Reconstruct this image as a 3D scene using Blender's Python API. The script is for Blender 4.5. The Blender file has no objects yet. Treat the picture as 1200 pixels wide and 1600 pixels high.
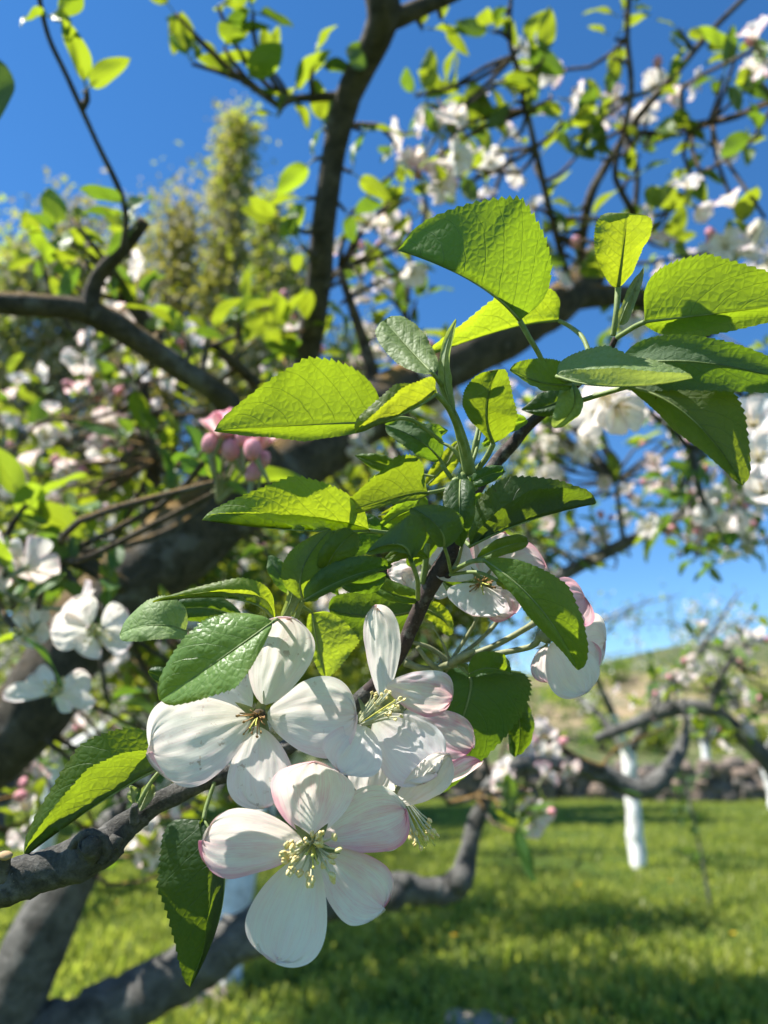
import bpy, math, random
import numpy as np
from mathutils import Vector, Matrix, noise

random.seed(11)
rng = np.random.default_rng(11)
C = bpy.context.scene.collection
scene = bpy.context.scene
PITCH = math.radians(17.0)
FP = 1202.3
CAM = Vector((0, 0, 1.05))
RT = Vector((1, 0, 0))
FW = Vector((0, math.cos(PITCH), math.sin(PITCH)))
UP = Vector((0, -math.sin(PITCH), math.cos(PITCH)))

def P(x, y, d):
    return CAM + RT * ((x - 600) / FP * d) + UP * ((800 - y) / FP * d) + FW * d
def V(t, d):
    dx, dy = t[0], t[1]
    dd = t[2] if len(t) > 2 else 0
    return (RT * dx - UP * dy + FW * dd) * (d / FP)
def ground_at(x, y, z=0.0):
    dirv = RT * ((x - 600) / FP) + UP * ((800 - y) / FP) + FW
    k = (z - CAM.z) / dirv.z
    return CAM + dirv * k
def lerp(a, b, t): return a + (b - a) * t

# ------------------------------------------------------------------ objects
def thing(name, label, cat, loc=(0, 0, 0), group=None):
    o = bpy.data.objects.new(name, None)
    o.empty_display_size = 0.05
    o.location = loc
    C.objects.link(o)
    o['label'] = label; o['category'] = cat
    if group: o['group'] = group
    return o
def link(name, me, parent=None, root=None):
    o = bpy.data.objects.new(name, me)
    C.objects.link(o)
    if parent is not None:
        o.parent = parent
        r = root if root is not None else parent
        # geometry is written in world space; keep it there
        off = Vector(parent.location) if parent.parent is None else Vector((0, 0, 0))
        o.matrix_parent_inverse = Matrix.Translation(-off)
    return o
class MB:
    """collects verts / faces / uvs / material slots"""
    def __init__(s): s.v = []; s.f = []; s.uv = []; s.m = []
    def add(s, verts, faces, uvs=None, m=0):
        b = len(s.v)
        s.v.extend([tuple(p) for p in verts])
        s.uv.extend(uvs if uvs is not None else [(0, 0)] * len(verts))
        for f in faces:
            s.f.append(tuple(i + b for i in f)); s.m.append(m)
    def mesh(s, name, mats, smooth=True):
        me = bpy.data.meshes.new(name)
        me.from_pydata(s.v, [], s.f)
        uvl = me.uv_layers.new(name='UVMap')
        li = np.empty(len(me.loops), dtype=np.int32)
        me.loops.foreach_get('vertex_index', li)
        uv = np.array(s.uv, dtype=np.float32)[li]
        uvl.data.foreach_set('uv', uv.ravel())
        for m in mats: me.materials.append(m)
        me.polygons.foreach_set('material_index', np.array(s.m, dtype=np.int32))
        if smooth: me.polygons.foreach_set('use_smooth', np.ones(len(s.f), dtype=bool))
        me.update()
        return me
    def build(s, name, mats, parent=None, smooth=True):
        return link(name, s.mesh(name, mats, smooth), parent)

def catmull(pts, rs, step):
    out = []; n = len(pts)
    for i in range(n - 1):
        p0 = pts[max(i - 1, 0)]; p1 = pts[i]; p2 = pts[i + 1]; p3 = pts[min(i + 2, n - 1)]
        k = max(2, int((p2 - p1).length / step))
        for j in range(k):
            t = j / k
            q = 0.5 * ((2 * p1) + (p2 - p0) * t + (2 * p0 - 5 * p1 + 4 * p2 - p3) * t * t + (3 * p1 - p0 - 3 * p2 + p3) * t ** 3)
            out.append((q, lerp(rs[i], rs[i + 1], t)))
    out.append((pts[-1].copy(), rs[-1]))
    return out
def tube(mb, pts, rs, k=8, step=0.02, rough=0.0, nscale=40, m=0, seed=0, cap=True, rings=0.0):
    path = catmull([Vector(p) for p in pts], rs, step)
    n = len(path)
    ref = Vector((0.31, 0.87, 0.37))
    verts = []; uvs = []; L = 0
    for i, (q, r) in enumerate(path):
        a = path[max(i - 1, 0)][0]; b = path[min(i + 1, n - 1)][0]
        T = (b - a)
        if T.length < 1e-9: T = Vector((0, 0, 1))
        T.normalize()
        if i: L += (q - path[i - 1][0]).length
        N = ref - T * ref.dot(T)
        N.normalize(); ref = N
        B = T.cross(N)
        for j in range(k):
            a_ = 2 * math.pi * j / k
            d = N * math.cos(a_) + B * math.sin(a_)
            rr = r
            if rough:
                s = Vector(q + d * r) * nscale + Vector((seed, 0, 0))
                rr = r * (1 + rough * (noise.noise(s) + 0.5 * noise.noise(s * 2.7)))
                if rings: rr *= 1 + rings * max(0, math.sin(L / r * 2.1 + 2 * noise.noise(s * .2))) ** 8
            verts.append(q + d * rr); uvs.append((j / k, L))
    faces = []
    for i in range(n - 1):
        for j in range(k):
            j2 = (j + 1) % k
            faces.append((i * k + j, i * k + j2, (i + 1) * k + j2, (i + 1) * k + j))
    if cap:
        faces.append(tuple(range(k - 1, -1, -1)))
        faces.append(tuple((n - 1) * k + j for j in range(k)))
    mb.add(verts, faces, uvs, m)
def ptube(mb, spec, k=8, step_px=8, **kw):
    """spec = (px, py, depth, width in photo pixels)"""
    pts = [P(a[0], a[1], a[2]) for a in spec]
    rs = [a[3] * 0.5 * a[2] / FP for a in spec]
    dm = sum(a[2] for a in spec) / len(spec)
    tube(mb, pts, rs, k=k, step=step_px * dm / FP, **kw)
def ellipsoid(mb, c, ax, ay, az, nu=8, nv=6, m=0, uvv=0.5):
    verts = []; faces = []
    for i in range(nv + 1):
        th = math.pi * i / nv
        for j in range(nu):
            ph = 2 * math.pi * j / nu
            verts.append(c + ax * math.sin(th) * math.cos(ph) + ay * math.sin(th) * math.sin(ph) + az * math.cos(th))
    for i in range(nv):
        for j in range(nu):
            j2 = (j + 1) % nu
            faces.append((i * nu + j, (i + 1) * nu + j, (i + 1) * nu + j2, i * nu + j2))
    mb.add(verts, faces, [(0.5, i / nv) for i in range(nv + 1) for j in range(nu)], m)

# ------------------------------------------------------------------ materials
class NT:
    def __init__(s, name):
        s.m = bpy.data.materials.new(name); s.m.use_nodes = True
        s.t = s.m.node_tree; s.t.nodes.clear()
        s.out = s.t.nodes.new('ShaderNodeOutputMaterial')
    def n(s, typ, **kw):
        nd = s.t.nodes.new(typ)
        for k, v in kw.items():
            if k.startswith('i_'): s.set(nd.inputs[k[2:].replace('_', ' ')], v)
            else: setattr(nd, k, v)
        return nd
    def set(s, inp, v):
        if isinstance(v, bpy.types.NodeSocket): s.t.links.new(v, inp)
        elif isinstance(v, (tuple, list)) and len(v) == 3 and inp.type == 'RGBA': inp.default_value = (*v, 1)
        else: inp.default_value = v
    def math(s, op, a, b=0.0, c=0.0, clamp=False):
        nd = s.t.nodes.new('ShaderNodeMath'); nd.operation = op; nd.use_clamp = clamp
        s.set(nd.inputs[0], a); s.set(nd.inputs[1], b); s.set(nd.inputs[2], c)
        return nd.outputs[0]
    def mix(s, f, a, b):
        nd = s.t.nodes.new('ShaderNodeMix'); nd.data_type = 'RGBA'
        s.set(nd.inputs[0], f); s.set(nd.inputs[6], a); s.set(nd.inputs[7], b)
        return nd.outputs[2]
    def ramp(s, f, lo, hi):
        nd = s.t.nodes.new('ShaderNodeMapRange'); nd.clamp = True
        s.set(nd.inputs[0], f); nd.inputs[1].default_value = lo; nd.inputs[2].default_value = hi
        return nd.outputs[0]
    def noise(s, scale, detail=4, vec=None, rough=0.55, dist=0.0):
        nd = s.t.nodes.new('ShaderNodeTexNoise')
        nd.inputs['Scale'].default_value = scale; nd.inputs['Detail'].default_value = detail
        nd.inputs['Roughness'].default_value = rough; nd.inputs['Distortion'].default_value = dist
        if vec is not None: s.t.links.new(vec, nd.inputs['Vector'])
        return nd.outputs['Fac']
    def obj(s): return s.t.nodes.new('ShaderNodeTexCoord').outputs['Object']
    def uv(s):
        sep = s.t.nodes.new('ShaderNodeSeparateXYZ')
        s.t.links.new(s.t.nodes.new('ShaderNodeTexCoord').outputs['UV'], sep.inputs[0])
        return sep.outputs[0], sep.outputs[1]
    def bump(s, h, strength, dist):
        nd = s.t.nodes.new('ShaderNodeBump')
        nd.inputs['Strength'].default_value = strength; nd.inputs['Distance'].default_value = dist
        s.t.links.new(h, nd.inputs['Height']); return nd.outputs['Normal']
    def princ(s, col, rough=0.6, spec=0.4, normal=None, **kw):
        p = s.t.nodes.new('ShaderNodeBsdfPrincipled')
        s.set(p.inputs['Base Color'], col); s.set(p.inputs['Roughness'], rough)
        s.set(p.inputs['Specular IOR Level'], spec)
        if normal is not None: s.t.links.new(normal, p.inputs['Normal'])
        for k, v in kw.items(): s.set(p.inputs[k.replace('_', ' ')], v)
        return p.outputs[0]
    def transl(s, col, normal=None):
        p = s.t.nodes.new('ShaderNodeBsdfTranslucent'); s.set(p.inputs[0], col)
        if normal is not None: s.t.links.new(normal, p.inputs['Normal'])
        return p.outputs[0]
    def mixsh(s, f, a, b):
        nd = s.t.nodes.new('ShaderNodeMixShader'); s.set(nd.inputs[0], f)
        s.t.links.new(a, nd.inputs[1]); s.t.links.new(b, nd.inputs[2]); return nd.outputs[0]
    def done(s, sh): s.t.links.new(sh, s.out.inputs[0]); return s.m

def leaf_mat(name, top, under, trans, fuzz=0.0, detail=True, tmix=0.5, rough=0.48):
    g = NT(name)
    u, v = g.uv()
    s = g.math('ABSOLUTE', g.math('SUBTRACT', g.math('MULTIPLY', u, 2.0), 1.0))
    back = g.n('ShaderNodeNewGeometry').outputs['Backfacing']
    rnd = g.n('ShaderNodeObjectInfo').outputs['Random']
    nz = g.noise(260, 3, g.obj())
    # lateral veins, bending toward the tip
    q = g.math('SUBTRACT', g.math('MULTIPLY', v, 7.0), g.math('MULTIPLY', g.math('POWER', s, 1.25), 2.5))
    q = g.math('ADD', q, g.math('MULTIPLY', g.math('SUBTRACT', g.noise(160, 2, g.obj()), 0.5), 0.35))
    fr = g.math('ABSOLUTE', g.math('SUBTRACT', g.math('FRACT', q), 0.5))       # 0.5 at the vein
    lat = g.math('MULTIPLY', g.ramp(fr, 0.462, 0.488), g.math('SUBTRACT', 1.0, g.math('MULTIPLY', s, 0.6)))
    mid = g.ramp(s, 0.07, 0.02)
    fq = g.math('ABSOLUTE', g.math('SUBTRACT', g.math('FRACT', g.math('MULTIPLY', q, 3.0)), 0.5))
    vein = g.math('MAXIMUM', g.math('MAXIMUM', lat, mid), g.math('MULTIPLY', g.ramp(fq, 0.42, 0.5), 0.08))
    if detail:
        vo = g.n('ShaderNodeTexVoronoi', feature='DISTANCE_TO_EDGE'); vo.inputs['Scale'].default_value = 1300
        g.t.links.new(g.obj(), vo.inputs['Vector'])
        net = g.ramp(vo.outputs['Distance'], 0.14, 0.0)
        vo2 = g.n('ShaderNodeTexVoronoi', feature='DISTANCE_TO_EDGE'); vo2.inputs['Scale'].default_value = 520
        g.t.links.new(g.obj(), vo2.inputs['Vector'])
        net2 = g.ramp(vo2.outputs['Distance'], 0.08, 0.0)
        net = g.math('MULTIPLY', g.math('MAXIMUM', g.math('MULTIPLY', net, 0.55), net2), 0.36)
        veinall = g.math('MAXIMUM', vein, net)
        pil = g.math('ADD', g.math('MULTIPLY', g.ramp(vo2.outputs['Distance'], 0.0, 0.34), 0.8), g.math('MULTIPLY', g.noise(900, 3, g.obj()), 0.5))
        h = g.math('SUBTRACT', g.math('ADD', g.math('MULTIPLY', nz, 0.5), pil), g.math('MULTIPLY', vein, 1.2))
        nrm = g.bump(h, 0.55, 0.00026)
    else:
        veinall = vein; nrm = None
    mott = g.ramp(g.noise(55, 4, g.obj()), 0.3, 0.7)
    tcol = g.mix(mott, top, tuple(c * 1.45 for c in top))
    tcol = g.mix(g.math('MULTIPLY', veinall, 0.6), tcol, tuple(min(1, c * 1.9 + .02) for c in top))
    ucol = g.mix(g.math('MULTIPLY', veinall, 0.55), under, tuple(min(1, c * 1.35 + .02) for c in under))
    if fuzz: 
        fz = g.ramp(g.noise(900, 2, g.obj()), 0.35, 0.65)
        ucol = g.mix(g.math('MULTIPLY', fz, fuzz), ucol, (0.42, 0.46, 0.34))
        tcol = g.mix(g.math('MULTIPLY', fz, fuzz * .5), tcol, (0.34, 0.42, 0.24))
    col = g.mix(back, tcol, ucol)
    if detail:
        sp = g.math('MULTIPLY', g.ramp(g.noise(330, 2, g.obj()), 0.70, 0.74), g.ramp(g.noise(40, 2, g.obj()), 0.48, 0.60))
        col = g.mix(g.math('MULTIPLY', sp, .8), col, (0.10, 0.055, 0.02))
        rim = g.math('MULTIPLY', g.math('POWER', s, 6.0), g.ramp(g.noise(90, 3, g.obj()), 0.45, 0.65))
        col = g.mix(g.math('MULTIPLY', rim, .5), col, (0.22, 0.22, 0.05))
    hs = g.n('ShaderNodeHueSaturation'); g.set(hs.inputs['Color'], col)
    g.set(hs.inputs['Hue'], g.math('ADD', 0.488, g.math('MULTIPLY', rnd, 0.024)))
    g.set(hs.inputs['Value'], g.math('ADD', 0.82, g.math('MULTIPLY', rnd, 0.36)))
    tr = g.mix(mott, trans, tuple(c * 0.82 for c in trans))
    tr = g.mix(g.math('MULTIPLY', veinall, 0.75), tr, tuple(c * 0.45 for c in trans))
    if detail: tr = g.mix(g.math('MULTIPLY', sp, .85), tr, (0.06, 0.04, 0.01))
    hs2 = g.n('ShaderNodeHueSaturation'); g.set(hs2.inputs['Color'], tr)
    g.set(hs2.inputs['Hue'], g.math('ADD', 0.49, g.math('MULTIPLY', rnd, 0.02)))
    g.set(hs2.inputs['Value'], g.math('ADD', 0.85, g.math('MULTIPLY', rnd, 0.3)))
    ro = g.math('ADD', rough, g.math('MULTIPLY', back, 0.3))
    pr = g.princ(hs.outputs[0], ro, 0.34, nrm)
    return g.done(g.mixsh(tmix, pr, g.transl(hs2.outputs[0], nrm)))

LEAF = leaf_mat('leaf_green', (0.066, 0.125, 0.030), (0.120, 0.175, 0.080), (0.30, 0.425, 0.012), tmix=.55)
LEAFY = leaf_mat('leaf_young', (0.10, 0.15, 0.03), (0.18, 0.23, 0.09), (0.47, 0.57, 0.015), fuzz=0.18, tmix=0.55)
LEAFF = leaf_mat('leaf_fuzzy', (0.13, 0.20, 0.06), (0.24, 0.30, 0.15), (0.40, 0.50, 0.08), fuzz=0.6, tmix=0.4, rough=0.55)
LEAFG = leaf_mat('leaf_sunlit_gloss', (0.105, 0.185, 0.05), (0.13, 0.19, 0.08), (0.34, 0.48, 0.012), tmix=.42, rough=.36)  # smoother, and the lighter top colour carries the sunlit highlights
LEAFD = leaf_mat('leaf_dark', (0.030, 0.066, 0.024), (0.085, 0.13, 0.065), (0.22, 0.36, 0.010), tmix=0.42)  # darker leaf green, shade of the overhung leaves put into the colour
LEAFB = leaf_mat('leaf_far', (0.07, 0.145, 0.025), (0.15, 0.23, 0.08), (0.38, 0.50, 0.02), detail=False)
LEAFB2 = leaf_mat('leaf_far_dark', (0.045, 0.11, 0.03), (0.12, 0.19, 0.09), (0.2, 0.36, 0.02), detail=False, tmix=0.42)

def stem_mat(name, col, col2, fuzz=0.2):
    g = NT(name)
    n1 = g.ramp(g.noise(420, 3, g.obj()), 0.35, 0.65)
    c = g.mix(n1, col, col2)
    return g.done(g.mixsh(0.12, g.princ(c, 0.6, 0.35, g.bump(g.noise(1500, 2, g.obj()), 0.3, 0.0002)), g.transl(col2)))
STEM = stem_mat('green_stem', (0.16, 0.22, 0.06), (0.24, 0.30, 0.11))
STEMP = stem_mat('pale_stalk', (0.20, 0.21, 0.09), (0.32, 0.33, 0.19))
SEPAL = stem_mat('sepal_green', (0.13, 0.17, 0.06), (0.22, 0.26, 0.12))

def petal_mat(name, pink, backpink, spots=0.0, base=(0.88, 0.86, 0.83), centre=(0.72, 0.78, 0.55)):
    g = NT(name)
    u, v = g.uv()
    cu = g.math('SUBTRACT', g.math('MULTIPLY', u, 2.0), 1.0)
    s = g.math('ABSOLUTE', cu)
    back = g.n('ShaderNodeNewGeometry').outputs['Backfacing']
    rnd = g.n('ShaderNodeObjectInfo').outputs['Random']
    comb = g.n('ShaderNodeCombineXYZ')
    g.set(comb.inputs[0], g.math('ADD', g.math('MULTIPLY', cu, 13.0), g.math('MULTIPLY', rnd, 40.0)))
    g.set(comb.inputs[1], g.math('MULTIPLY', v, 0.9))
    streak = g.noise(1.0, 4, comb.outputs[0], 0.6, 0.6)
    line = g.ramp(g.math('ABSOLUTE', g.math('SUBTRACT', streak, 0.5)), 0.035, 0.0)
    comb2 = g.n('ShaderNodeCombineXYZ')
    g.set(comb2.inputs[0], g.math('ADD', g.math('MULTIPLY', cu, 1.6), g.math('MULTIPLY', rnd, 23.0)))
    g.set(comb2.inputs[1], g.math('MULTIPLY', v, 1.6))
    blot = g.ramp(g.noise(1.0, 3, comb2.outputs[0], 0.55, 0.4), 0.40, 0.72)
    edge = g.math('POWER', g.math('MAXIMUM', s, g.math('POWER', v, 3.0)), 4.0)
    side = g.ramp(g.math('MULTIPLY', cu, g.math('SIGN', g.math('SUBTRACT', rnd, 0.5))), -0.9, 1.0)
    amt = g.math('ADD', g.math('MULTIPLY', blot, 0.55), g.math('MULTIPLY', g.math('MULTIPLY', edge, side), 0.8))
    amt = g.math('ADD', g.math('MULTIPLY', amt, g.math('ADD', pink, g.math('MULTIPLY', back, backpink))),
                 g.math('MULTIPLY', line, 0.08 + pink * 0.30), clamp=True)
    col = g.mix(amt, base, (0.74, 0.30, 0.42))
    col = g.mix(g.math('MULTIPLY', g.ramp(v, 0.30, 0.0), 0.6), col, centre)
    if spots:
        sp = g.ramp(g.noise(420, 3, g.obj(), 0.6), 0.61, 0.65)
        sp2 = g.ramp(g.noise(60, 2, g.obj()), 0.50, 0.62)
        col = g.mix(g.math('MULTIPLY', g.math('MULTIPLY', sp, sp2), spots), col, (0.33, 0.15, 0.06))
    h = g.math('ADD', g.math('MULTIPLY', streak, 0.45), g.math('MULTIPLY', g.noise(500, 3, g.obj()), 0.5))
    nrm = g.bump(h, 0.42, 0.0004)
    pr = g.princ(col, 0.55, 0.25, nrm)
    tcol = g.mix(amt, (0.90, 0.87, 0.77), (0.84, 0.38, 0.48))
    return g.done(g.mixsh(0.48, pr, g.transl(tcol, nrm)))
PETW = petal_mat('petal_white', 0.24, 0.35)
PETS = petal_mat('petal_spotted', 0.30, 0.30, spots=0.85)
PETP = petal_mat('petal_blush', 0.72, 0.25)
PETR = petal_mat('petal_rose', 1.0, 0.6)
PETB = petal_mat('petal_bud', 0.9, 0.4, base=(0.93, 0.46, 0.54), centre=(0.7, 0.4, 0.45))

def plain(name, col, col2, sc=300, rough=0.6, tr=0.0):
    g = NT(name)
    c = g.mix(g.ramp(g.noise(sc, 3, g.obj()), 0.35, 0.65), col, col2)
    p = g.princ(c, rough, 0.35)
    if tr: p = g.mixsh(tr, p, g.transl(col2))
    return g.done(p)
FIL = plain('filament', (0.62, 0.64, 0.42), (0.74, 0.74, 0.55), 500, 0.5, 0.3)
ANTH = plain('anther', (0.66, 0.50, 0.17), (0.84, 0.72, 0.36), 1500, 0.8)
STYL = plain('style', (0.62, 0.60, 0.12), (0.70, 0.70, 0.2), 500, 0.5, 0.2)
BROWN = plain('withered_stamen', (0.20, 0.10, 0.04), (0.42, 0.26, 0.10), 900, 0.8)
DARKC = plain('withered_centre', (0.03, 0.022, 0.015), (0.09, 0.06, 0.03), 900, 0.9)

def bark(name, c1, c2, sc, bs, bd, moss=0.0, lent=0.0):
    g = NT(name)
    o = g.obj()
    a = g.noise(sc, 8, o, 0.65, 0.4); b = g.noise(sc * 4.2, 6, o, 0.7)
    c = g.mix(g.ramp(a, 0.34, 0.68), c1, c2)
    c = g.mix(g.math('MULTIPLY', g.ramp(b, 0.52, 0.75), 0.6), c, tuple(x * 0.4 for x in c1))
    patch = g.ramp(g.noise(sc * .55, 5, o, 0.6), 0.56, 0.66)
    c = g.mix(g.math('MULTIPLY', patch, 0.55), c, (0.26, 0.25, 0.23))
    h = g.math('ADD', a, g.math('MULTIPLY', b, 0.5))
    if lent:
        le = g.ramp(g.noise(sc * 6, 2, o, 0.4), 0.70, 0.76)
        c = g.mix(g.math('MULTIPLY', le, lent), c, (0.36, 0.29, 0.22))
        h = g.math('ADD', h, le)
    if moss:
        sep = g.n('ShaderNodeSeparateXYZ'); g.t.links.new(g.n('ShaderNodeNewGeometry').outputs['Normal'], sep.inputs[0])
        mo = g.math('MULTIPLY', g.ramp(sep.outputs[2], 0.1, 0.7), g.ramp(g.noise(18, 4, o), 0.38, 0.55))
        c = g.mix(g.math('MULTIPLY', mo, moss), c, (0.30, 0.17, 0.03))
    return g.done(g.princ(c, 0.85, 0.25, g.bump(h, bs, bd)))
BARKF = bark('bark_twig', (0.045, 0.043, 0.038), (0.15, 0.145, 0.130), 260, 1.0, 0.0018, lent=0.8)
BARKS = bark('bark_shoot', (0.035, 0.024, 0.022), (0.085, 0.062, 0.055), 300, 0.5, 0.0006, lent=0.5)
BARK = bark('bark_limb', (0.046, 0.040, 0.031), (0.145, 0.122, 0.092), 55, 1.0, 0.010, moss=0.9)
BARKL = bark('bark_grey', (0.060, 0.058, 0.052), (0.20, 0.195, 0.18), 40, 1.0, 0.009)
WOODCUT = plain('cut_wood', (0.34, 0.22, 0.11), (0.50, 0.36, 0.20), 200, 0.8)
def white_mat():
    g = NT('whitewash'); o = g.obj()
    d = g.ramp(g.noise(11, 7, o, 0.7), 0.46, 0.66)
    c = g.mix(g.math('MULTIPLY', d, 0.6), (0.80, 0.80, 0.78), (0.30, 0.27, 0.23))
    return g.done(g.princ(c, 0.85, 0.2, g.bump(g.noise(40, 5, o), 0.7, 0.01)))
WHITE = white_mat()

# ------------------------------------------------------------------ leaf and petal builders
def quad_rib(b, m, e, t):
    c = m * 2 - (b + e) * 0.5
    return b * (1 - t) ** 2 + c * (2 * t * (1 - t)) + e * t * t
def quad_tan(b, m, e, t):
    c = m * 2 - (b + e) * 0.5
    return (c - b) * (2 * (1 - t)) + (e - c) * (2 * t)
def side_at(S, t, d):
    if isinstance(S, list):
        k = t * (len(S) - 1); i = min(int(k), len(S) - 2); f = k - i
        a = S[i]; b = S[i + 1]
        return V(a, d).lerp(V(b, d), f)
    return V(S, d)
def leaf_mesh(mb, base, mid, tip, A, B, see='t', N=96, M=7, a=0.5, b=0.8, bow=5, wav=4.0, quilt=1.0, teeth=24, seed=0, curl=0, m=0, tooth=0.09):
    pb, pm, pt = P(*base), P(*mid), P(*tip)
    tp = a / (a + b); nrm_ = (tp ** a) * ((1 - tp) ** b)
    dm = mid[2]; px = dm / FP
    ts = [i / N for i in range(N + 1)]
    T0 = quad_tan(pb, pm, pt, .5).normalized()
    nA0 = T0.cross(side_at(A, .5, dm)).normalized()
    toc = (CAM - pm).normalized()
    want = 1 if see == 't' else -1
    flip = (nA0.dot(toc) * want) < 0
    sg = -1 if flip else 1
    verts = []; uvs = []
    for i, t in enumerate(ts):
        d = lerp(lerp(base[2], mid[2], min(1, t * 2)), tip[2], max(0, t * 2 - 1))
        c = quad_rib(pb, pm, pt, t); T = quad_tan(pb, pm, pt, t).normalized()
        w = (((max(t, 0.0) ** a) * ((1 - t) ** b)) / nrm_) ** .82 if 0 < t < 1 else 0.0
        w = max(w, 0.02 if t < .5 else 0.0)
        sA = side_at(A, t, d); sB = side_at(B, t, d)
        nA = T.cross(sA); nB = sB.cross(T)
        nA = nA.normalized() if nA.length > 1e-9 else nA0
        nB = nB.normalized() if nB.length > 1e-9 else nA0
        if nA.dot(nA0) < -0.5 and False: nA = -nA
        ph = (t * teeth) % 1.0
        saw = (ph if ph < 0.78 else (1 - ph) * 3.5)
        for j in range(-M, M + 1):
            s = abs(j) / M
            S, n_ = (sA, nA) if j < 0 else (sB, nB)
            if j == 0: n_ = (nA + nB).normalized() if (nA + nB).length > 1e-6 else nA
            ww = w
            shift = 0.0
            if abs(j) == M:
                ww = w * (1 + tooth * (.55 + .9 * abs(noise.noise(Vector((int(t * teeth) * 1.7 + seed, j, 0))))) * (saw - 0.35) * (1.0 if 0.04 < t < .97 else 0))
                shift = 0.007 * saw if 0.04 < t < .97 else 0
            pos = c + S * (s * ww)
            nx = noise.noise(Vector((t * 3.1 + seed, j / M * 1.3, seed * 1.7)))
            nx2 = noise.noise(Vector((t * 9.0 + seed, j / M * 1.5, seed * 2.7)))
            q = t * 7.0 - (s ** 1.25) * 2.5
            off = bow * math.sin(math.pi * min(1, s * .9)) * min(1, w * 1.2) + wav * (nx * 1.8 * s + nx2 * s * s)
            off += quilt * (-math.cos(2 * math.pi * (q - 0.0)) * 0.5) * math.sin(math.pi * min(1, s * 1.05)) * w
            off -= quilt * 0.8 * math.exp(-(s * 9) ** 2)
            off += curl * s * s * s * w
            pos = pos + n_ * (off * px * sg) + T * (shift * (pt - pb).length)
            verts.append(pos); uvs.append((0.5 + 0.5 * j / M, t))
    W = 2 * M + 1; faces = []
    for i in range(N):
        for j in range(W - 1):
            f = (i * W + j, i * W + j + 1, (i + 1) * W + j + 1, (i + 1) * W + j)
            faces.append(f[::-1] if flip else f)
    mb.add(verts, faces, uvs, m)

_ls = [0]
def leaf(parent, base, mid, tip, A, B, see='t', mat=None, stalk=None, sw=(5, 6), label=None, **kw):
    mb = MB(); _ls[0] += 1
    leaf_mesh(mb, base, mid, tip, A, B, see, seed=_ls[0] * 3.37, **kw)
    # the raised midrib and the stalk belong to the leaf
    pb, pm, pt = P(*base), P(*mid), P(*tip)
    px = mid[2] / FP
    ribp = [quad_rib(pb, pm, pt, t) for t in (0, .2, .4, .6, .8)]
    tube(mb, ribp, [sw[0] * .36 * px, sw[0] * .27 * px, sw[0] * .18 * px, sw[0] * .11 * px, sw[0] * .04 * px], k=6, step=12 * px, m=1)
    if stalk:
        pts = [pb] + [P(*p) for p in stalk]
        n = len(pts)
        tube(mb, pts, [lerp(sw[0], sw[1], i / (n - 1)) * .5 * px for i in range(n)], k=8, step=5 * px, m=1)
    o = mb.build('leaf', [mat or LEAF, STEM], parent)
    if label: o['label'] = label
    return o

def petal_mesh(mb, base, tip, hw, cup=10, sag=6, tilt=0, reflex=0, see='t', N=36, M=15, seed=0, skew=0, notch=0, wav=3.2, m=0, depth_mid=None):
    pb, pt = P(*base), P(*tip)
    d = (base[2] + tip[2]) * .5; px = d / FP
    ax2 = Vector((tip[0] - base[0], tip[1] - base[1]))
    pl = ax2.length
    perp = Vector((-ax2.y, ax2.x)) / max(pl, 1e-6)        # image-plane perpendicular (y down)
    side = V((perp.x, perp.y, tilt), d)
    T = (pt - pb).normalized()
    nrm = T.cross(side).normalized()
    toc = (CAM - pb).normalized()
    flip = False
    if nrm.dot(toc) < 0: nrm = -nrm
    if see == 't': face_to = 1
    else: face_to = -1
    PW = lambda t: (t ** .58) * max(0, 1 - t ** 3.2) ** .5
    peak = max(PW(t / 100) for t in range(1, 100))
    verts = []; uvs = []
    for i in range(N + 1):
        r = i / N; t = 1 - (1 - r) ** 1.7
        w = max(0.07 * (1 - t), PW(t) / peak)
        for j in range(-M, M + 1):
            s = j / M
            # rounded top: pull the outer rows back a little, waver the rim
            e = noise.noise(Vector((s * 2.2 + seed, t * 2.0, seed * .7)))
            e2 = noise.noise(Vector((s * 5 + seed * 2, t * 5.0, seed))); e3 = noise.noise(Vector((s * 9 + seed, t * 3.0, seed * 3)))
            ww = w * (1 + 0.10 * e * t + .05 * e3 * t)
            along = t * (1 + 0.05 * e * t + 0.035 * e3 * t ** 3 - 0.04 * notch * math.exp(-(s * 5 - .6) ** 2) * t ** 6)
            pos = pb.lerp(pt, along) + side * (hw * 1.13 * s * ww) + side * (skew * t * t)
            dz = cup * (s * s * w) * (1 if t < 1 else 1) - sag * math.sin(math.pi * t) + reflex * t ** 4
            dz += wav * (e * 1.3 + e2 * .7 + e3 * .9 * t * t) * t
            dz += 0.3 * math.cos(s * 11 + 6 * e + seed) * math.sin(math.pi * t) + 1.6 * e2 * math.sin(math.pi * t) - 2.5 * math.exp(-(s * 6) ** 2) * math.sin(math.pi * t)
            cr = noise.noise(Vector((s * 8.5 + seed * 1.3, t * 2.6, seed * 2.1))) + .6 * noise.noise(Vector((s * 17 + seed, t * 5.0, seed)))
            dz += 1.5 * cr * min(1, t * 1.6) * (.45 + .8 * abs(s))
            pos = pos + nrm * (dz * px)
            verts.append(pos); uvs.append((0.5 + 0.5 * s, t))
    W = 2 * M + 1; faces = []
    # orientation
    v = verts
    k = N // 2 * W + M
    fn = (v[k + 1] - v[k]).cross(v[k + W] - v[k])
    fl = (fn.dot(toc) > 0) != (face_to > 0)
    for i in range(N):
        for j in range(W - 1):
            f = (i * W + j, i * W + j + 1, (i + 1) * W + j + 1, (i + 1) * W + j)
            faces.append(f[::-1] if fl else f)
    mb.add(verts, faces, uvs, m)
_ps = [0]
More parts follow.
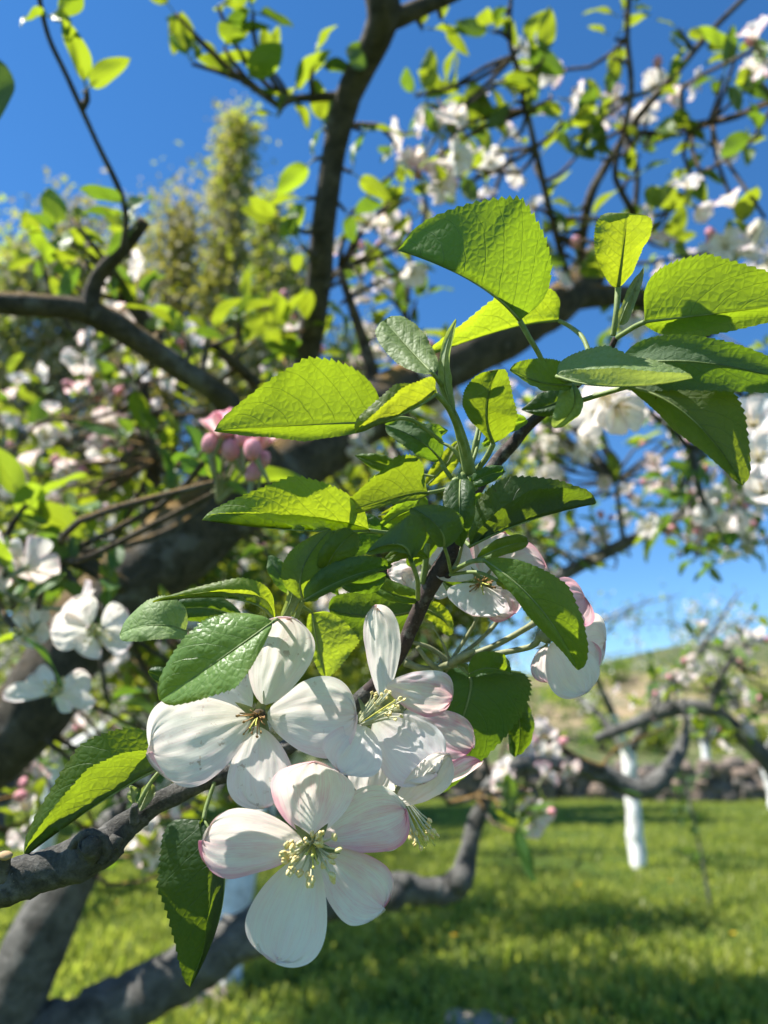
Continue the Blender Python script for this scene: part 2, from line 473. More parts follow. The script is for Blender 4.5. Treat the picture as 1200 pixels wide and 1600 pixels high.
def petal(parent, base, tip, hw, mat=None, label=None, **kw):
    _ps[0] += 1
    mb = MB(); petal_mesh(mb, base, tip, hw, seed=_ps[0] * 5.13, **kw)
    o = mb.build('petal', [mat or PETW], parent)
    if label: o['label'] = label
    return o

def stamens(parent, c, axis, n=18, length=34, spread=0.7, anther=4.6, fil=1.0, mats=None, styles=3, seed=1, lenvar=.3, start=4):
    """axis: direction (dx, dy, dd) in photo space"""
    r = random.Random(seed); mb = MB(); d = c[2]; px = d / FP
    A = V(axis, 1.0).normalized(); c0 = P(*c)
    U = A.orthogonal().normalized(); W = A.cross(U)
    for i in range(n + styles):
        st = i >= n
        ph = r.uniform(0, 6.28) if st else 6.28 * i / n * 2.0 + r.uniform(-.4, .4)
        sp = spread * (0.25 if st else r.uniform(.45, 1.15))
        D = (A + (U * math.cos(ph) + W * math.sin(ph)) * sp).normalized()
        L = length * r.uniform(1 - lenvar, 1 + lenvar * .5) * (1.08 if st else 1) * px
        b = c0 + (U * math.cos(ph) + W * math.sin(ph)) * (start * px * (.3 if st else 1))
        mid = b + D * L * .55 + A * L * .10
        e = b + D * L + A * L * r.uniform(-.05, .15)
        tube(mb, [b, mid, e], [fil * 1.25 * px, fil * px, fil * .8 * px], k=5, step=6 * px, m=2 if st else 0)
        T = (e - mid).normalized(); N = T.orthogonal().normalized(); B = T.cross(N)
        if st: ellipsoid(mb, e, N * fil * 1.7 * px, B * fil * 1.7 * px, T * fil * 1.4 * px, 6, 4, 2)
        else:
            q = r.uniform(0, 6.28); X = N * math.cos(q) + B * math.sin(q); Y = T.cross(X)
            az = (T * r.uniform(.2, 1) + X * r.uniform(-.8, .8)).normalized(); ax = az.cross(Y).normalized()
            for sgn in (-1, 1):
                ellipsoid(mb, e + ax * sgn * anther * .3 * px, ax * anther * .5 * px, az.cross(ax) * anther * .5 * px, az * anther * .95 * px, 7, 5, 1)
    return mb.build('stamens', mats or [FIL, ANTH, STYL], parent)

def blossom(parent, c, axis, stalk=None, recept=9, sepals=5, seplen=26, label=None, calyx_off=6, sw=6, sepseed=0, seprefl=.3):
    """receptacle and stalk of one blossom; petals, stamens and sepals are added as its children"""
    mb = MB(); d = c[2]; px = d / FP
    A = V(axis, 1.0).normalized(); c0 = P(*c) - A * calyx_off * px
    U = A.orthogonal().normalized(); W = A.cross(U)
    ellipsoid(mb, c0 - A * recept * .6 * px, U * recept * .75 * px, W * recept * .75 * px, A * recept * 1.1 * px, 10, 8, 0)
    if stalk:
        pts = [c0 - A * recept * 1.4 * px] + [P(*p) for p in stalk]
        n = len(pts)
        tube(mb, pts, [sw * .5 * px * lerp(1.15, 1, i / (n - 1)) for i in range(n)], k=8, step=6 * px, rough=.06, nscale=500)
    o = mb.build('blossom', [STEMP], parent)
    if label: o['label'] = label
    if sepals:
        sb = MB()
        for k in range(sepals):
            ph = 6.283 * (k + .5) / sepals + sepseed
            D = U * math.cos(ph) + W * math.sin(ph)
            S = A.cross(D)
            rows = []; L = seplen * px
            for i in range(7):
                t = i / 6; w = (1 - t) ** .8 * .26 * L
                ctr = c0 + D * (recept * .5 * px + L * t) + A * (px * 1.0 - seprefl * L * t * t)
                for j in (-1, -.5, 0, .5, 1):
                    rows.append(ctr + S * (w * j) + A * (abs(j) * w * .35))
            fc = [(i * 5 + j, i * 5 + j + 1, i * 5 + j + 6, i * 5 + j + 5) for i in range(6) for j in range(4)]
            sb.add(rows, fc, [(0.5, 0.5)] * len(rows))
        sb.build('calyx', [SEPAL], o)
    return o

# ================================================================== FOREGROUND BRANCH
br = thing('apple_branch', 'grey apple branch in sharp focus carrying large white blossoms and big backlit leaves', 'branch', P(-30, 1385, .2))
wb = MB()
ptube(wb, [(-60, 1398, .2, 74), (20, 1376, .2, 66), (80, 1357, .2, 62), (128, 1340, .2, 62), (160, 1325, .201, 56), (180, 1305, .203, 46), (205, 1284, .205, 40),
           (240, 1258, .207, 33), (285, 1236, .209, 31), (330, 1215, .211, 28), (375, 1203, .214, 25), (440, 1172, .22, 24), (520, 1125, .226, 23), (590, 1068, .227, 22)],
      k=20, step_px=4, rough=.13, nscale=210, rings=.09)
# branch collar knot, spur and a pruned stub
px_ = .195 / FP
ptube(wb, [(146, 1334, .2, 46), (144, 1324, .1965, 42), (142, 1317, .1942, 34), (142, 1315, .1945, 20), (142, 1316, .196, 8)], k=18, step_px=3, rough=.22, nscale=330, seed=4)
ptube(wb, [(110, 1330, .1985, 14), (122, 1312, .1962, 16), (140, 1303, .1955, 15), (158, 1308, .1958, 16), (166, 1326, .1965, 18), (160, 1346, .1972, 18)], k=10, step_px=3, rough=.3, nscale=420)
ptube(wb, [(168, 1340, .1985, 26), (176, 1322, .1985, 24), (184, 1306, .1995, 20)], k=12, step_px=3, rough=.22, nscale=300)
ptube(wb, [(6, 1372, .197, 26), (4, 1352, .196, 24), (8, 1336, .195, 20)], k=10, step_px=4, rough=.14, nscale=300)
ptube(wb, [(210, 1284, .2, 16), (209, 1270, .199, 13), (211, 1258, .198, 10)], k=10, step_px=3, rough=.12, nscale=400)
ptube(wb, [(160, 1340, .2, 30), (163, 1354, .199, 16)], k=8, step_px=4, rough=.2, nscale=300)
wb.build('stem', [BARKF], br)
sc_ = MB(); ellipsoid(sc_, P(8, 1337, .1945), RT * 12 * px_, UP * 7 * px_, FW * 9 * px_, 10, 6)
sc_.build('cut_stub', [WOODCUT], br)
sb = MB()
ptube(sb, [(560, 1092, .2275, 21), (600, 1055, .226, 22), (626, 1018, .224, 23), (645, 975, .222, 23), (668, 925, .221, 25), (690, 888, .22, 30), (704, 866, .22, 28), (722, 826, .222, 22), (742, 770, .226, 20), (775, 722, .23, 20),
           (800, 695, .23, 20), (822, 668, .23, 18), (860, 636, .228, 14), (905, 598, .222, 11), (945, 560, .215, 10), (962, 528, .212, 9)], k=14, step_px=5, rough=.07, nscale=260, rings=.03)
for kx, ky, kr in ((700, 886, 11), (699, 898, 9)):
    ellipsoid(sb, P(kx, ky, .219), RT * kr * px_, UP * kr * 1.2 * px_, FW * kr * px_, 8, 6)
sb.build('shoot', [BARKS], br)
# soft green shoot in the middle of the upper rosette
gs = MB()
ptube(gs, [(738, 762, .214, 20), (733, 735, .209, 21), (724, 695, .206, 18), (712, 655, .204, 13), (700, 628, .203, 9), (690, 600, .202, 7)], k=10, step_px=5)
for s_ in ([(706, 748, .212, 8), (690, 726, .212, 6)], [(733, 745, .214, 9), (722, 722, .21, 8), (706, 700, .21, 6), (686, 690, .212, 4)],
           [(735, 742, .212, 9), (741, 700, .211, 8), (747, 668, .213, 6), (746, 640, .22, 5)], [(728, 742, .209, 7), (742, 712, .209, 6), (752, 668, .216, 4)]):
    ptube(gs, s_, k=7, step_px=5)
for kx, ky in ((722, 748), (735, 752), (712, 756), (728, 760)):
    ellipsoid(gs, P(kx, ky, .208), RT * 9 * px_, UP * 12 * px_, FW * 8 * px_, 8, 6)
gs.build('green_shoot', [STEM], br)

L = lambda *a, **k: leaf(br, *a, **k)
# --- upper right group
L((812, 501, .212), (738, 440, .207), (622, 391, .215), [(88, -56, -30), (66, -108, -58), (42, -62, -24)], [(22, -40, 60), (20, -70, 60), (5, -30, 40)], 'u', LEAF, [(826, 526, .213), (845, 560, .216), (850, 590, .219)], sw=(9, 8), a=.45, b=.36, bow=4, label='large backlit leaf at the top with its shaded upper rim')
L((873, 501, .236), (785, 516, .238), (664, 558, .232), [(0, -46, -30), (0, -52, -36), (0, -28, -16)], [(0, -10, 50), (0, -30, 60), (0, -40, 20)], 'u', LEAFY, [(893, 512, .233), (912, 530, .226), (925, 565, .22)], sw=(6, 8), a=.3, b=.6)
L((966, 450, .214), (973, 393, .207), (980, 333, .202), [(-36, -4, 6), (-44, -2, 8), (-46, -8, 12)], [(26, -6, 8), (38, -8, 10), (50, -2, 12)], 'u', LEAFY, [(963, 488, .212), (958, 525, .213)], sw=(10, 9), a=.6, b=.25, bow=-3, label='small yellow leaf standing upright')
L((968, 507, .209), (983, 468, .208), (1006, 418, .21), (9, 7, -5), (-6, -6, 6), 'u', LEAFF, sw=(4, 4), bow=6, quilt=0, tooth=0.03)
L((1008, 503, .199), (1092, 493, .196), (1275, 470, .192), [(-14, -70, -22), (0, -88, -34), (0, -60, -26)], [(0, 6, 20), (5, 30, 26), (10, 30, 20)], 'u', LEAF, [(992, 510, .202), (965, 527, .21)], sw=(8, 9), a=.34, b=.6, bow=5)
L((870, 588, .196), (962, 604, .184), (1082, 590, .181), [(15, -52, 50), (8, -80, 78), (0, -46, 44)], [(0, -16, -14), (0, -24, -22), (0, -20, -18)], 't', LEAFF, [(890, 598, .208), (905, 600, .214)], sw=(7, 7), a=.42, b=.62, bow=3, label='folded leaf with a pale downy upper face')  # pale material stands in for sun and sky light on the upper face
L((893, 601, .205), (846, 598, .201), (797, 577, .2), (2, -36, -14), (4, 9, -6), 'u', LEAF, sw=(6, 6), a=.45, bow=4)
L((771, 693, .206), (760, 640, .199), (778, 577, .192), [(-25, -10, 5), (-38, 0, 5), (-40, 6, 12)], [(64, -22, 6), (44, 22, -12), (28, 0, 14)], 'u', LEAF, [(758, 718, .208), (738, 742, .211)], sw=(9, 10), a=.5, b=.28, bow=5, curl=9)
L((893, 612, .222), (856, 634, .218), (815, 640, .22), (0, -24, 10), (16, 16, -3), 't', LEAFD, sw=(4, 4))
L((893, 600, .208), (896, 636, .204), (866, 668, .207), (-26, -8, 4), (12, 8, 6), 't', LEAFF, sw=(5, 5), a=.6)
L((982, 604, .199), (1078, 652, .190), (1160, 758, .190), [(40, -20, 4), (64, -48, 0), (48, -20, 10)], [(-4, 10, 10), (-16, 20, 22), (-10, 6, 10)], 'u', LEAF, [(940, 616, .206), (897, 629, .21), (880, 632, .216)], sw=(8, 9), a=.5, b=.5, bow=5, label='large leaf hanging at the right with one sunlit notch')
L((965, 578, .203), (1095, 566, .187), (1290, 612, .184), (8, -40, -6), (-4, 44, 14), 'u', LEAFD, [(940, 585, .22)], sw=(7, 7), a=.4, bow=4)
L((676, 583, .194), (638, 543, .203), (601, 500, .211), (30, -18, 16), (-26, 20, -6), 't', LEAFF, [(690, 602, .202)], sw=(7, 7), a=.5, b=.34, bow=5, quilt=2.6, label='small silvery crinkled leaf at the shoot tip')
L((712, 652, .203), (694, 575, .2), (713, 500, .201), (-11, -2, 5), (8, 2, -8), 'u', LEAFF, sw=(5, 5), a=.6, bow=6, quilt=0, tooth=.02)
L((681, 616, .19), (632, 646, .186), (556, 676, .189), [(4, -36, -16), (-6, -36, -20), (-4, -14, -8)], [(0, -18, 8), (-14, -48, 12), (-14, -38, 8)], 'u', LEAFY, [(702, 640, .196), (722, 690, .203), (732, 735, .209)], sw=(9, 11), a=.3, b=.5, bow=3, label='folded yellow-green leaf crossing in front of the big left leaf')
# --- left side of the upper group
L((592, 660, .204), (472, 664, .2), (335, 673, .202), [(18, -70, -34), (14, -98, -50), (10, -60, -26)], [(0, 14, 8), (0, 27, 12), (0, 12, 8)], 'u', LEAF, [(640, 655, .208), (690, 690, .212)], sw=(7, 7), a=.5, b=.75, bow=7, label='large backlit leaf pointing left with shadows across it')
L((577, 829, .207), (455, 828, .2), (316, 812, .204), [(-4, -62, -6), (6, -86, -10), (6, -44, -2)], [(0, -12, -10), (0, -26, -18), (0, -22, -12)], 't', LEAFY, [(620, 832, .212), (680, 820, .218)], sw=(7, 7), a=.42, b=.62, bow=4, label='long leaf folded like a boat and pointing left')
L((669, 770, .212), (622, 776, .205), (522, 808, .205), [(2, -44, -24), (-2, -64, -34), (0, -32, -16)], (3, 9, -10), 'u', LEAF, [(690, 766, .214), (712, 758, .214)], sw=(6, 6), a=.42, b=.7)
L((660, 772, .222), (640, 792, .22), (590, 806, .22), (0, -14, 6), (4, 18, 8), 'u', LEAFY, sw=(4, 4))
L((627, 736, .222), (595, 724, .22), (554, 712, .222), (6, -13, 4), (-4, 12, 4), 't', LEAF, [(680, 745, .22)], sw=(4, 4))
L((687, 717, .215), (652, 686, .21), (602, 664, .214), (22, -24, 6), (-12, 15, -4), 'u', LEAFD, [(698, 736, .215), (710, 752, .214)], sw=(6, 6), a=.45, b=.55, curl=6)
L((719, 750, .203), (718, 800, .197), (720, 855, .2), (-25, 0, 6), (26, -6, 8), 't', LEAFD, sw=(5, 5), a=.42, bow=5)
L((655, 700, .225), (668, 680, .223), (700, 672, .223), (-8, -16, 4), (6, 12, 4), 't', LEAF, sw=(4, 4))
L((736, 756, .205), (764, 742, .203), (790, 737, .206), (0, -16, 6), (4, 12, 0), 't', LEAFD, sw=(4, 4))
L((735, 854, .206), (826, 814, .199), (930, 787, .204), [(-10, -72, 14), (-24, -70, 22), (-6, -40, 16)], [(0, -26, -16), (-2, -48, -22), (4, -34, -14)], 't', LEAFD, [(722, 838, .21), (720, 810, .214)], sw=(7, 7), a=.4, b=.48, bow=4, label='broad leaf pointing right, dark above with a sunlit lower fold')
L((694, 854, .195), (684, 822, .191), (643, 793, .194), (36, -18, 2), (-18, 10, 6), 'u', LEAFD, [(700, 872, .2), (704, 892, .212)], sw=(6, 6), a=.5, b=.6)
L((641, 873, .194), (622, 850, .19), (573, 863, .194), [(36, -34, 3), (22, -48, 4), (6, -28, 4)], (10, 15, 6), 'u', LEAFD, [(652, 905, .2), (653, 936, .213)], sw=(8, 8), a=.42, b=.6)
L((474, 938, .2), (474, 886, .195), (516, 828, .2), (-30, -12, 5), (34, 14, 6), 'u', LEAF, [(466, 956, .203), (455, 985, .208)], sw=(6, 10), a=.5)
L((506, 898, .2), (524, 862, .193), (552, 832, .198), (-18, -12, 6), (24, 14, 8), 't', LEAF, sw=(4, 4), a=.5, b=.4, bow=7, quilt=1.6)
L((476, 938, .197), (545, 902, .192), (614, 884, .197), (-8, -30, 4), (4, 9, -4), 't', LEAFD, sw=(5, 5), a=.45, quilt=1.4)
L((600, 880, .198), (632, 862, .195), (668, 872, .198), (0, -11, 6), (0, 12, -4), 't', LEAF, sw=(4, 4))
L((535, 850, .222), (575, 832, .22), (615, 850, .222), (0, -30, 4), (0, 34, 4), 't', LEAFD, sw=(4, 4))
L((455, 915, .215), (500, 905, .213), (530, 930, .213), (0, -16, 4), (-4, 16, 4), 't', LEAFD, sw=(4, 4))
L((660, 938, .222), (615, 928, .219), (574, 908, .221), (4, -18, 8), (-6, 10, -4), 't', LEAF, sw=(5, 5), a=.5, b=.4)
L((648, 955, .228), (580, 962, .225), (514, 952, .226), (0, -36, 6), (4, 42, 6), 'u', LEAFD, sw=(5, 5), a=.4, b=.42)
L((488, 958, .221), (497, 1010, .22), (509, 1060, .222), [(-12, 0, 3), (-16, 4, 4), (-14, 0, 4)], [(40, -10, 6), (66, -6, 8), (30, -6, 8)], 'u', LEAFY, [(470, 945, .22)], sw=(5, 5), a=.4, b=.6)
L((652, 948, .231), (684, 962, .23), (708, 990, .231), (9, -16, 4), (-8, 14, 4), 'u', LEAFY, sw=(4, 4), a=.5, b=.4)
for a in (((668, 792, .222), (632, 800, .219), (590, 828, .221), (4, -24, -6), (4, 20, 6), 'u', LEAF), ((690, 800, .224), (668, 845, .222), (640, 885, .224), (-18, -8, 4), (16, 10, 4), 't', LEAFD),
          ((728, 800, .222), (752, 790, .219), (792, 800, .221), (0, -18, -8), (2, 18, 4), 'u', LEAF), ((560, 846, .206), (540, 850, .202), (500, 838, .204), (2, -14, -6), (2, 12, 6), 't', LEAFD),
          ((668, 758, .224), (700, 722, .222), (716, 690, .224), (-14, -8, 4), (14, 8, 4), 'u', LEAFY), ((756, 690, .216), (780, 668, .213), (822, 656, .215), (0, -16, -10), (4, 16, 6), 'u', LEAF),
          ((600, 900, .212), (566, 912, .209), (528, 905, .211), (2, -16, -6), (0, 16, 4), 't', LEAFD), ((690, 905, .227), (722, 918, .225), (752, 905, .227), (0, -16, 0), (0, 14, 0), 't', LEAFD),
          ((640, 735, .219), (612, 748, .217), (575, 752, .219), (0, -14, -8), (2, 12, 4), 'u', LEAFY), ((474, 935, .206), (440, 900, .203), (420, 868, .205), (-14, 8, 4), (14, -8, -4), 'u', LEAFD)):
    L(*a, sw=(4, 4), a=.45, b=.6, bow=6)
# --- around the small right cluster
L((746, 874, .202), (786, 855, .198), (823, 846, .201), (-4, -14, 6), (4, 12, -4), 't', LEAF, [(726, 882, .206), (704, 892, .214)], sw=(6, 7), a=.5, b=.4)
L((757, 876, .196), (842, 948, .19), (903, 1046, .194), [(24, -18, 8), (46, -36, 14), (36, -8, 10)], [(-8, 8, -4), (-18, 14, -8), (-10, 4, -4)], 't', LEAF, [(735, 878, .203), (705, 894, .214)], sw=(8, 8), a=.5, b=.5, bow=5, label='long leaf slanting down to the right over the pink bud')
L((779, 908, .2), (806, 920, .197), (848, 948, .196), (4, -10, 4), (-4, 8, 6), 't', LEAFY, [(745, 894, .206), (703, 898, .215)], sw=(6, 6))
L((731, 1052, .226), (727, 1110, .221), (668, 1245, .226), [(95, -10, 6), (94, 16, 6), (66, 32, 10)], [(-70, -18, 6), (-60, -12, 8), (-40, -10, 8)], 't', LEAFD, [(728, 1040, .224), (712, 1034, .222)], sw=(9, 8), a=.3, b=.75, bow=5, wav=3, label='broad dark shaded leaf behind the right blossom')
L((797, 1086, .232), (812, 1130, .23), (808, 1180, .232), (-18, 6, 4), (22, -6, 6), 't', LEAFD, sw=(5, 5), a=.4, b=.35)
L((733, 1054, .219), (764, 1044, .215), (797, 1052, .219), (0, -25, 6), (0, 9, -8), 't', LEAF, [(715, 1040, .22)], sw=(5, 5), a=.35, b=.35, curl=6)
# --- lower left
L((426, 972, .186), (352, 1024, .181), (250, 1094, .184), [(-50, -24, 26), (-46, -48, 34), (-26, -46, 26)], [(-6, 34, -18), (28, 40, -40), (30, 24, -24)], 't', LEAFG, [(440, 966, .194), (452, 985, .204)], sw=(6, 7), a=.42, b=.5, bow=6, quilt=1.9, label='glossy quilted leaf lying over the top of the left blossom')
L((428, 971, .203), (372, 937, .197), (239, 940, .201), [(0, -28, 8), (4, -36, 10), (0, -18, 6)], [(4, -10, -6), (4, -15, -12), (4, -8, -8)], 't', LEAFY, [(440, 985, .206)], sw=(8, 8), a=.4, b=.8)
L((290, 986, .212), (242, 976, .207), (188, 990, .211), (4, -40, 36), (6, 22, -14), 't', LEAFF, sw=(5, 5), a=.4, b=.4, bow=4)
L((378, 968, .232), (322, 950, .23), (270, 956, .231), (0, -22, 4), (0, 24, 4), 't', LEAFD, sw=(5, 5), a=.4, b=.45)
L((440, 968, .203), (458, 922, .201), (449, 882, .203), (-10, -2, 5), (10, 2, -5), 'u', LEAFF, sw=(5, 5), a=.4, bow=7, quilt=0, tooth=.02)
L((300, 1085, .225), (265, 1065, .222), (232, 1050, .222), (-4, -20, 4), (4, 20, 4), 't', LEAFD, sw=(4, 4))
L((258, 1197, .203), (166, 1248, .196), (39, 1338, .201), [(-16, -74, 16), (-52, -78, 22), (-40, -36, 14)], [(-10, -44, -14), (-24, -52, -20), (-16, -26, -12)], 't', LEAF, [(236, 1222, .201), (213, 1262, .199)], sw=(7, 7), a=.42, b=.62, bow=4, label='folded leaf above the branch at the left, tip pointing down')
L((236, 1226, .204), (228, 1245, .202), (218, 1268, .2), (-10, -4, 3), (10, 4, 3), 'u', LEAFF, sw=(4, 4), quilt=0)
L((204, 1228, .2), (206, 1246, .2), (209, 1268, .199), (-7, 0, 3), (7, 0, -3), 'u', LEAFF, sw=(3, 3), quilt=0)
L((318, 1281, .203), (350, 1392, .196), (297, 1542, .2), [(-84, 0, 12), (-112, 2, 14), (-62, 6, 12)], [(-16, 4, -10), (-22, 6, -18), (-10, 4, -10)], 't', LEAFD, [(322, 1262, .205), (335, 1222, .209)], sw=(7, 7), a=.36, b=.66, bow=5, label='dark leaf hanging straight down below the branch')

# --- stalks of the small right cluster
cs = MB()
for s_ in ([(640, 1003, .223, 7), (672, 1012, .224, 7), (702, 1034, .224, 8)], [(652, 1010, .219, 7), (668, 1032, .219, 8), (690, 1050, .221, 8)],
           [(632, 1035, .222, 14), (665, 1045, .222, 10), (700, 1040, .223, 14), (715, 1036, .223, 10)],
           [(704, 1034, .222, 6), (690, 1002, .221, 4), (676, 980, .221, 2)], [(704, 1036, .221, 12), (722, 1026, .217, 13), (742, 1016, .216, 6)],
           [(705, 1034, .224, 7), (745, 1004, .226, 6), (774, 975, .228, 7), (782, 955, .228, 8)], [(702, 896, .219, 9), (714, 880, .217, 7), (722, 852, .214, 5)]):
    ptube(cs, s_, k=8, step_px=5, rough=.08, nscale=500)
cs.build('bud_stalks', [STEMP], br)

# --- blossoms ------------------------------------------------------------
# F1 left, facing the camera, withered stamens
f1 = blossom(br, (404, 1120, .197), (-.1, .2, -1), [(415, 1140, .207), (430, 1165, .216)], recept=12, seplen=38, sepseed=.5, label='wide white blossom at the left with brown withered stamens', seprefl=-.05)
petal(f1, (412, 1100, .196), (452, 963, .192), 46, PETS, cup=16, sag=10, reflex=12, skew=4)
petal(f1, (418, 1118, .196), (556, 1118, .196), 56, PETS, cup=14, sag=4, reflex=2, skew=-2)
petal(f1, (404, 1136, .196), (412, 1264, .199), 48, PETS, cup=6, sag=0, reflex=-4, notch=1)
petal(f1, (390, 1122, .197), (236, 1178, .192), 63, PETS, cup=12, sag=8, reflex=4, skew=4)
petal(f1, (392, 1108, .199), (312, 1052, .203), 48, PETS, cup=8, sag=2)
stamens(f1, (402, 1119, .1955), (-.35, .25, -1), n=13, length=26, spread=1.5, anther=2.6, fil=1.0, mats=[BROWN, BROWN, STYL], styles=2, seed=5)
ce = MB(); ellipsoid(ce, P(405, 1117, .196), RT * 11 * px_, UP * 10 * px_, FW * 8 * px_, 9, 6); ce.build('withered_centre', [DARKC], f1)
# F2 right, seen from the side
f2 = blossom(br, (574, 1122, .205), (.75, -.25, -.8), [(560, 1120, .218), (580, 1095, .224)], recept=11, seplen=30, label='white blossom seen from the side with long yellow stamens', seprefl=.2)
petal(f2, (598, 1092, .206), (592, 948, .21), 25, PETW, cup=8, sag=-3, tilt=.7, skew=-4)
petal(f2, (604, 1072, .203), (706, 1092, .196), 35, PETP, cup=-10, sag=-8, tilt=.4, see='u')
petal(f2, (586, 1122, .203), (682, 1208, .192), 48, PETW, cup=8, sag=-4)
petal(f2, (574, 1136, .2), (532, 1206, .19), 42, PETW, cup=8, sag=-6)
petal(f2, (584, 1142, .206), (572, 1240, .206), 30, PETW, cup=8, sag=-4)
stamens(f2, (566, 1128, .2), (.72, -.62, -.45), n=24, length=62, spread=.46, anther=3.6, fil=1.1, styles=4, seed=9, start=6)
# petal of another bloom, blushed, tucked behind
f2b = blossom(br, (632, 1118, .222), (.8, .5, -.3), [(648, 1080, .226), (690, 1046, .224)], recept=9, sepals=5, seplen=24, label='blushed blossom half hidden behind the right blossom')
petal(f2b, (636, 1116, .217), (738, 1168, .21), 34, PETR, cup=8, sag=-6, see='u')
petal(f2b, (630, 1122, .22), (690, 1182, .216), 30, PETP, cup=8, sag=-6, see='u')
petal(f2b, (626, 1112, .222), (660, 1160, .22), 28, PETW, cup=8)
# F3 lowest, facing the camera
f3 = blossom(br, (488, 1322, .186), (-.05, .12, -1), [(500, 1290, .2), (530, 1220, .214), (560, 1150, .222)], recept=11, seplen=40, sepseed=.15, label='large blush-pink blossom, lowest on the branch, with cream yellow anthers', seprefl=-.1)
petal(f3, (484, 1304, .187), (490, 1187, .184), 57, PETP, cup=22, sag=10, reflex=8, skew=2)
petal(f3, (500, 1310, .188), (630, 1256, .188), 48, PETR, cup=8, sag=4, skew=8)
petal(f3, (500, 1330, .187), (600, 1418, .185), 47, PETP, cup=12, sag=6, notch=.6)
petal(f3, (484, 1336, .186), (424, 1500, .180), 55, PETW, cup=16, sag=8, notch=1.6, skew=-8)
petal(f3, (474, 1318, .186), (318, 1310, .182), 49, PETP, cup=16, sag=10, reflex=6)
stamens(f3, (488, 1322, .1845), (-.02, .10, -1), n=36, length=50, spread=1.15, anther=7.0, fil=1.5, styles=4, seed=3, start=7, lenvar=.45)
# F4 lower right, nodding, stamens hanging out
f4 = blossom(br, (630, 1250, .2), (.42, .85, -.3), [(622, 1220, .206), (650, 1190, .213), (668, 1120, .222), (700, 1044, .224)], recept=10, seplen=26, label='nodding blossom at the lower right with stamens hanging out')
petal(f4, (620, 1256, .197), (702, 1180, .192), 28, PETW, cup=6, sag=-5, tilt=.3)
petal(f4, (640, 1240, .2), (750, 1189, .202), 17, PETR, cup=-8, sag=-6, see='u', tilt=.9)
petal(f4, (614, 1252, .203), (596, 1326, .203), 24, PETW, cup=8, sag=-4)
petal(f4, (636, 1238, .206), (690, 1196, .212), 26, PETP, cup=8)
petal(f4, (620, 1236, .208), (606, 1190, .214), 24, PETW, cup=8)
stamens(f4, (632, 1252, .198), (.5, .85, -.12), n=22, length=62, spread=.34, anther=5.0, fil=1.2, styles=3, seed=14, start=5)
# F5 behind the woody shoot, upper right
f5 = blossom(br, (752, 912, .216), (.05, .35, -1), [(748, 960, .222), (705, 1032, .223)], recept=10, seplen=24, label='white and pale pink blossom tucked under the broad leaf')
petal(f5, (752, 915, .213), (738, 962, .205), 44, PETW, cup=10, sag=-4)
petal(f5, (768, 912, .216), (852, 886, .214), 46, PETP, cup=10, sag=4)
petal(f5, (758, 900, .217), (790, 834, .22), 44, PETP, cup=10, sag=4)
petal(f5, (742, 902, .217), (706, 858, .22), 40, PETW, cup=10, sag=4)
petal(f5, (766, 920, .214), (806, 958, .21), 30, PETR, cup=8, sag=-2)
stamens(f5, (752, 911, .2125), (.1, .25, -1), n=14, length=22, spread=1.2, anther=2.4, fil=1.0, mats=[BROWN, BROWN, STYL], styles=2, seed=21)
f6 = blossom(br, (662, 882, .233), (-.1, -.3, -1), [(666, 900, .228), (672, 930, .224)], recept=9, seplen=22, label='small white blossom behind the woody shoot')
petal(f6, (656, 884, .231), (606, 896, .227), 24, PETP, cup=8)
petal(f6, (662, 874, .232), (656, 838, .232), 28, PETW, cup=8)
petal(f6, (670, 878, .231), (712, 866, .23), 28, PETW, cup=8)
petal(f6, (662, 892, .231), (640, 920, .227), 24, PETW, cup=8)
petal(f6, (670, 892, .232), (712, 920, .23), 26, PETW, cup=8)
st = MB(); ptube(st, [(668, 850, .218, 9), (665, 880, .219, 10), (660, 912, .22, 10)], k=8, step_px=5); st.build('flower_stalk', [STEM], br)
# F7 hanging, seen from behind, and F8 the half open bud above it
f7 = blossom(br, (862, 1002, .215), (.75, .45, .1), [(830, 1010, .216), (760, 1024, .22), (704, 1036, .223)], recept=12, seplen=20, sw=9, label='hanging white blossom seen from behind at the right', seprefl=.6)
petal(f7, (852, 1008, .215), (856, 1064, .22), 24, PETP, cup=8)
petal(f7, (862, 1004, .214), (914, 1082, .208), 36, PETW, cup=6, sag=-6)
petal(f7, (872, 1000, .217), (946, 1000, .217), 40, PETW, cup=8, sag=-4)
petal(f7, (864, 994, .22), (912, 950, .224), 26, PETP, cup=8)
petal(f7, (866, 1006, .218), (930, 1044, .216), 30, PETP, cup=6)
f8 = blossom(br, (852, 962, .222), (.8, -.5, -.1), [(828, 978, .219), (770, 1010, .22), (704, 1034, .222)], recept=11, seplen=20, sw=9, label='half open deep pink bud behind the slanting leaf', seprefl=.6)
petal(f8, (856, 964, .217), (912, 930, .207), 38, PETB, cup=-16, sag=-10, see='u', skew=4)
petal(f8, (862, 966, .226), (914, 954, .226), 28, PETR, cup=-14, sag=-8, see='u')
petal(f8, (852, 958, .228), (884, 908, .234), 20, PETP, cup=-8, see='u')
petal(f8, (866, 962, .23), (906, 936, .236), 24, PETB, cup=8)

exec_mid = True
